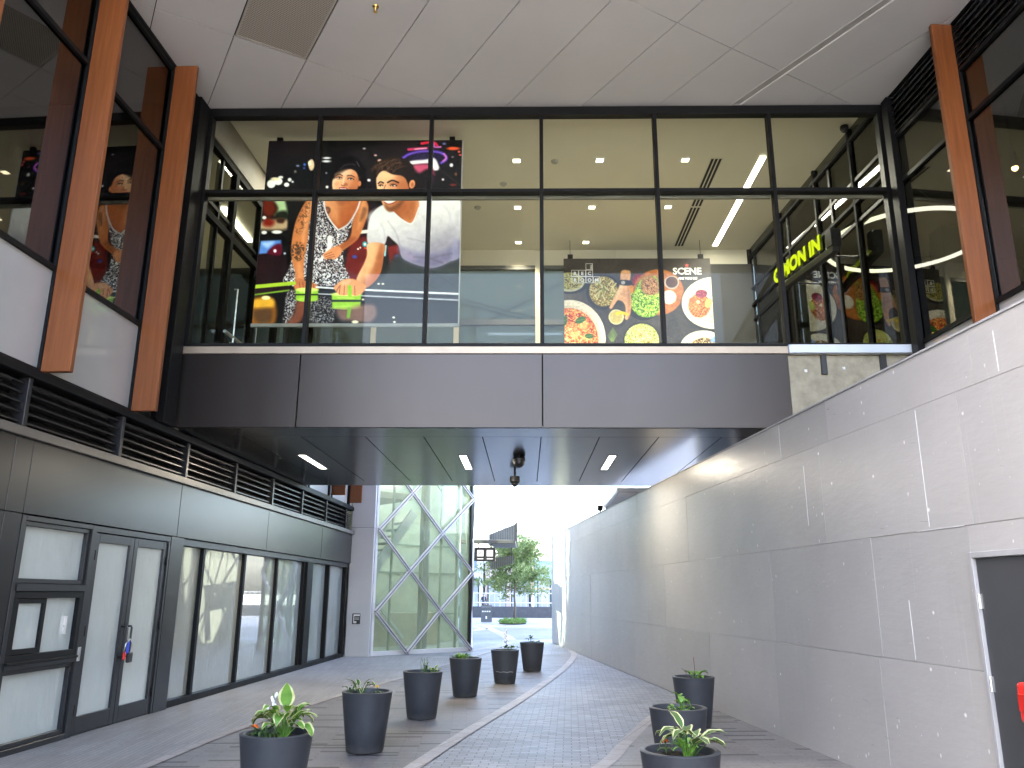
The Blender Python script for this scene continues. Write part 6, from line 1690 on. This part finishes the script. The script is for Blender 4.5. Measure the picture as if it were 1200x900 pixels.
hosta('hosta', 'low yellow edged hosta in the second left planter', x-.07, y, 11, .13, .06, [LD, LE], 11, .08, .08, lift=(.3, 1.2))
flower(x+.11, y-.03, .665, .026, 'yellow', 'yellow orange marigold in the second left planter', 3)
hosta('trailing_plant', 'thin stem reaching out over the left rim of the second planter', x-.19, y-.02, 4, .09, .03, [LD, LD], 31, .06, .06, edge=False)
x, y = spots[2][:2]
def wispy(name, label, x, y, n, hmin, hmax, seed, lm_='leaf'):
    rs = random.Random(seed); t = thing(name, label, 'plant', (x, y, .59)); st = MB(); lf = MB(); lf.open = True
    for k in range(n):
        a = rs.uniform(0, 6.28); h_ = rs.uniform(hmin, hmax); top = Vector((x+math.cos(a)*h_*.3, y+math.sin(a)*h_*.3, .58+h_)); b = Vector((x+rs.uniform(-.04, .04), y+rs.uniform(-.04, .04), .57))
        st.tube([b, (b+top)/2+Vector((0, 0, .02)), top], [.0035, .003, .002], 5)
        for j in range(5):
            p = b.lerp(top, .35+.15*j); aa = rs.uniform(0, 6.28); leaf_blade(lf, p, (math.cos(aa), math.sin(aa)), rs.uniform(.03, .06), .02, .5, .4, .2, False, 5)
    st.build('stems', 'leaf_dark', t); lf.build('leaves', [lm_], t, smooth=True); return t
wispy('wispy_plant', 'wispy thin stemmed plant in the third left planter', x+.02, y, 12, .08, .27, 5)
hosta('hosta', 'small leafy clump at the right rim of the third left planter', x+.13, y, 7, .10, .045, [LG, LE], 15, .05, .05)
x, y = spots[3][:2]
hosta('bushy_plant', 'low mounded green plant in the fourth left planter', x-.06, y-.02, 26, .09, .04, [LG, LG], 17, .05, .10, edge=False)
hosta('bushy_plant', 'darker low plant spilling over the left rim of the fourth planter', x-.14, y, 14, .08, .035, [LD, LD], 19, .03, .06, edge=False)
x, y = spots[4][:2]
hosta('seedling', 'short dark seedling in the fifth left planter', x+.01, y, 8, .09, .05, [LD, LD], 21, .07, .05, edge=False)
hosta('seedling', 'dark seedling leaning right in the fifth left planter', x+.14, y, 5, .14, .05, [LD, LD], 23, .07, .06, edge=False)
wf = thing('white_flower', 'tall pale flower stalk rising from the fifth left planter', 'flower', (x+.02, y, .59))
m_ = MB(); m_.tube([(x+.02, y, .57), (x+.03, y, .80), (x+.02, y, .98)], .004, 6); m_.build('stalk', LD, wf)
m_ = MB(); rs = random.Random(8)
for k in range(16): m_.ball((x+.025+rs.uniform(-.035, .035), y+rs.uniform(-.03, .03), .76+k*.014), .016, 6, 4, (1, 1, 1.7))
m_.build('flower_spike', 'petal', wf)
x, y = spots[5][:2]
hosta('sprig', 'small upright dark sprig in the farthest left planter', x-.03, y, 8, .13, .045, [LD, LD], 25, .12, .06, edge=False, lift=(.2, 1.4))
hosta('sprig', 'low dark leaves at the right of the farthest left planter', x+.11, y, 6, .09, .05, [LD, LD], 26, .03, .06, edge=False)
# right group
x, y = spots[6][:2]
hosta('hosta', 'small green hosta in the farthest right planter beside the hoarding', x+.04, y-.02, 9, .13, .065, [LG, LG], 27, .07, .07, edge=False, lift=(.2, 1.3))
m_ = thing('bare_stem', 'thin bare reddish stem in the farthest right planter', 'plant', (x+.02, y, .59)); q = MB(); q.tube([(x+.02, y, .57), (x+.02, y, .74), (x+.015, y, .86)], .0035, 6); q.build('stem', mat('reddish stem', (.18, .06, .05), .7), m_)
q = MB(); q.tube([(x-.04, y, .57), (x-.10, y, .68), (x-.15, y, .72)], .003, 6); q.build('side_stem', mat('reddish side stem', (.18, .06, .05), .7), m_)
x, y = spots[7][:2]
hosta('sprig', 'single small sprig with round bright leaves in the middle right planter', x+.03, y-.02, 7, .08, .07, [LG, LG], 28, .12, .03, edge=False, lift=(.0, .9))
hosta('seedling', 'low green seedlings on the soil of the middle right planter', x-.0, y-.04, 9, .07, .05, [LG, LD], 29, .02, .10, edge=False)
x, y = spots[8][:2]
hosta('hosta', 'large cream edged hosta in the nearest right planter', x+.06, y, 15, .20, .085, [LD, LE], 33, .13, .10, lift=(.1, 1.1))
hosta('herb', 'fine green herb under the cream edged hosta', x+.03, y-.08, 20, .12, .02, [LG, LG], 34, .06, .05, edge=False)
flower(x-.09, y+.06, .665, .034, 'orange', 'orange marigold in the nearest right planter behind the hosta', 5)

# ------------------------------------------------------------------ padlock on the door handles
hp = L.p(10.95, .10, .93)
pk = thing('padlock', 'black padlock with blue and red tags hanging from the double door handles', 'padlock', hp)
m_ = MB(); m_.tube([L.p(10.90, .085, .90), L.p(10.90, .10, 1.0), L.p(10.975, .11, 1.06), L.p(11.05, .10, 1.0), L.p(11.05, .085, .90)], .009, 8); m_.build('shackle', 'steel', pk, smooth=True)
m_ = MB(); m_.box(10.99, 11.09, .07, .12, .76, .89, L); m_.build('body', 'black', pk, bevel=.012)
m_ = MB(); m_.box(10.93, 10.985, .095, .115, .88, 1.04, L); m_.build('blue_tag', 'blue', pk, bevel=.008)
m_ = MB(); m_.box(10.875, 10.925, .085, .11, .80, .90, L); m_.build('red_tag', 'red', pk, bevel=.01)
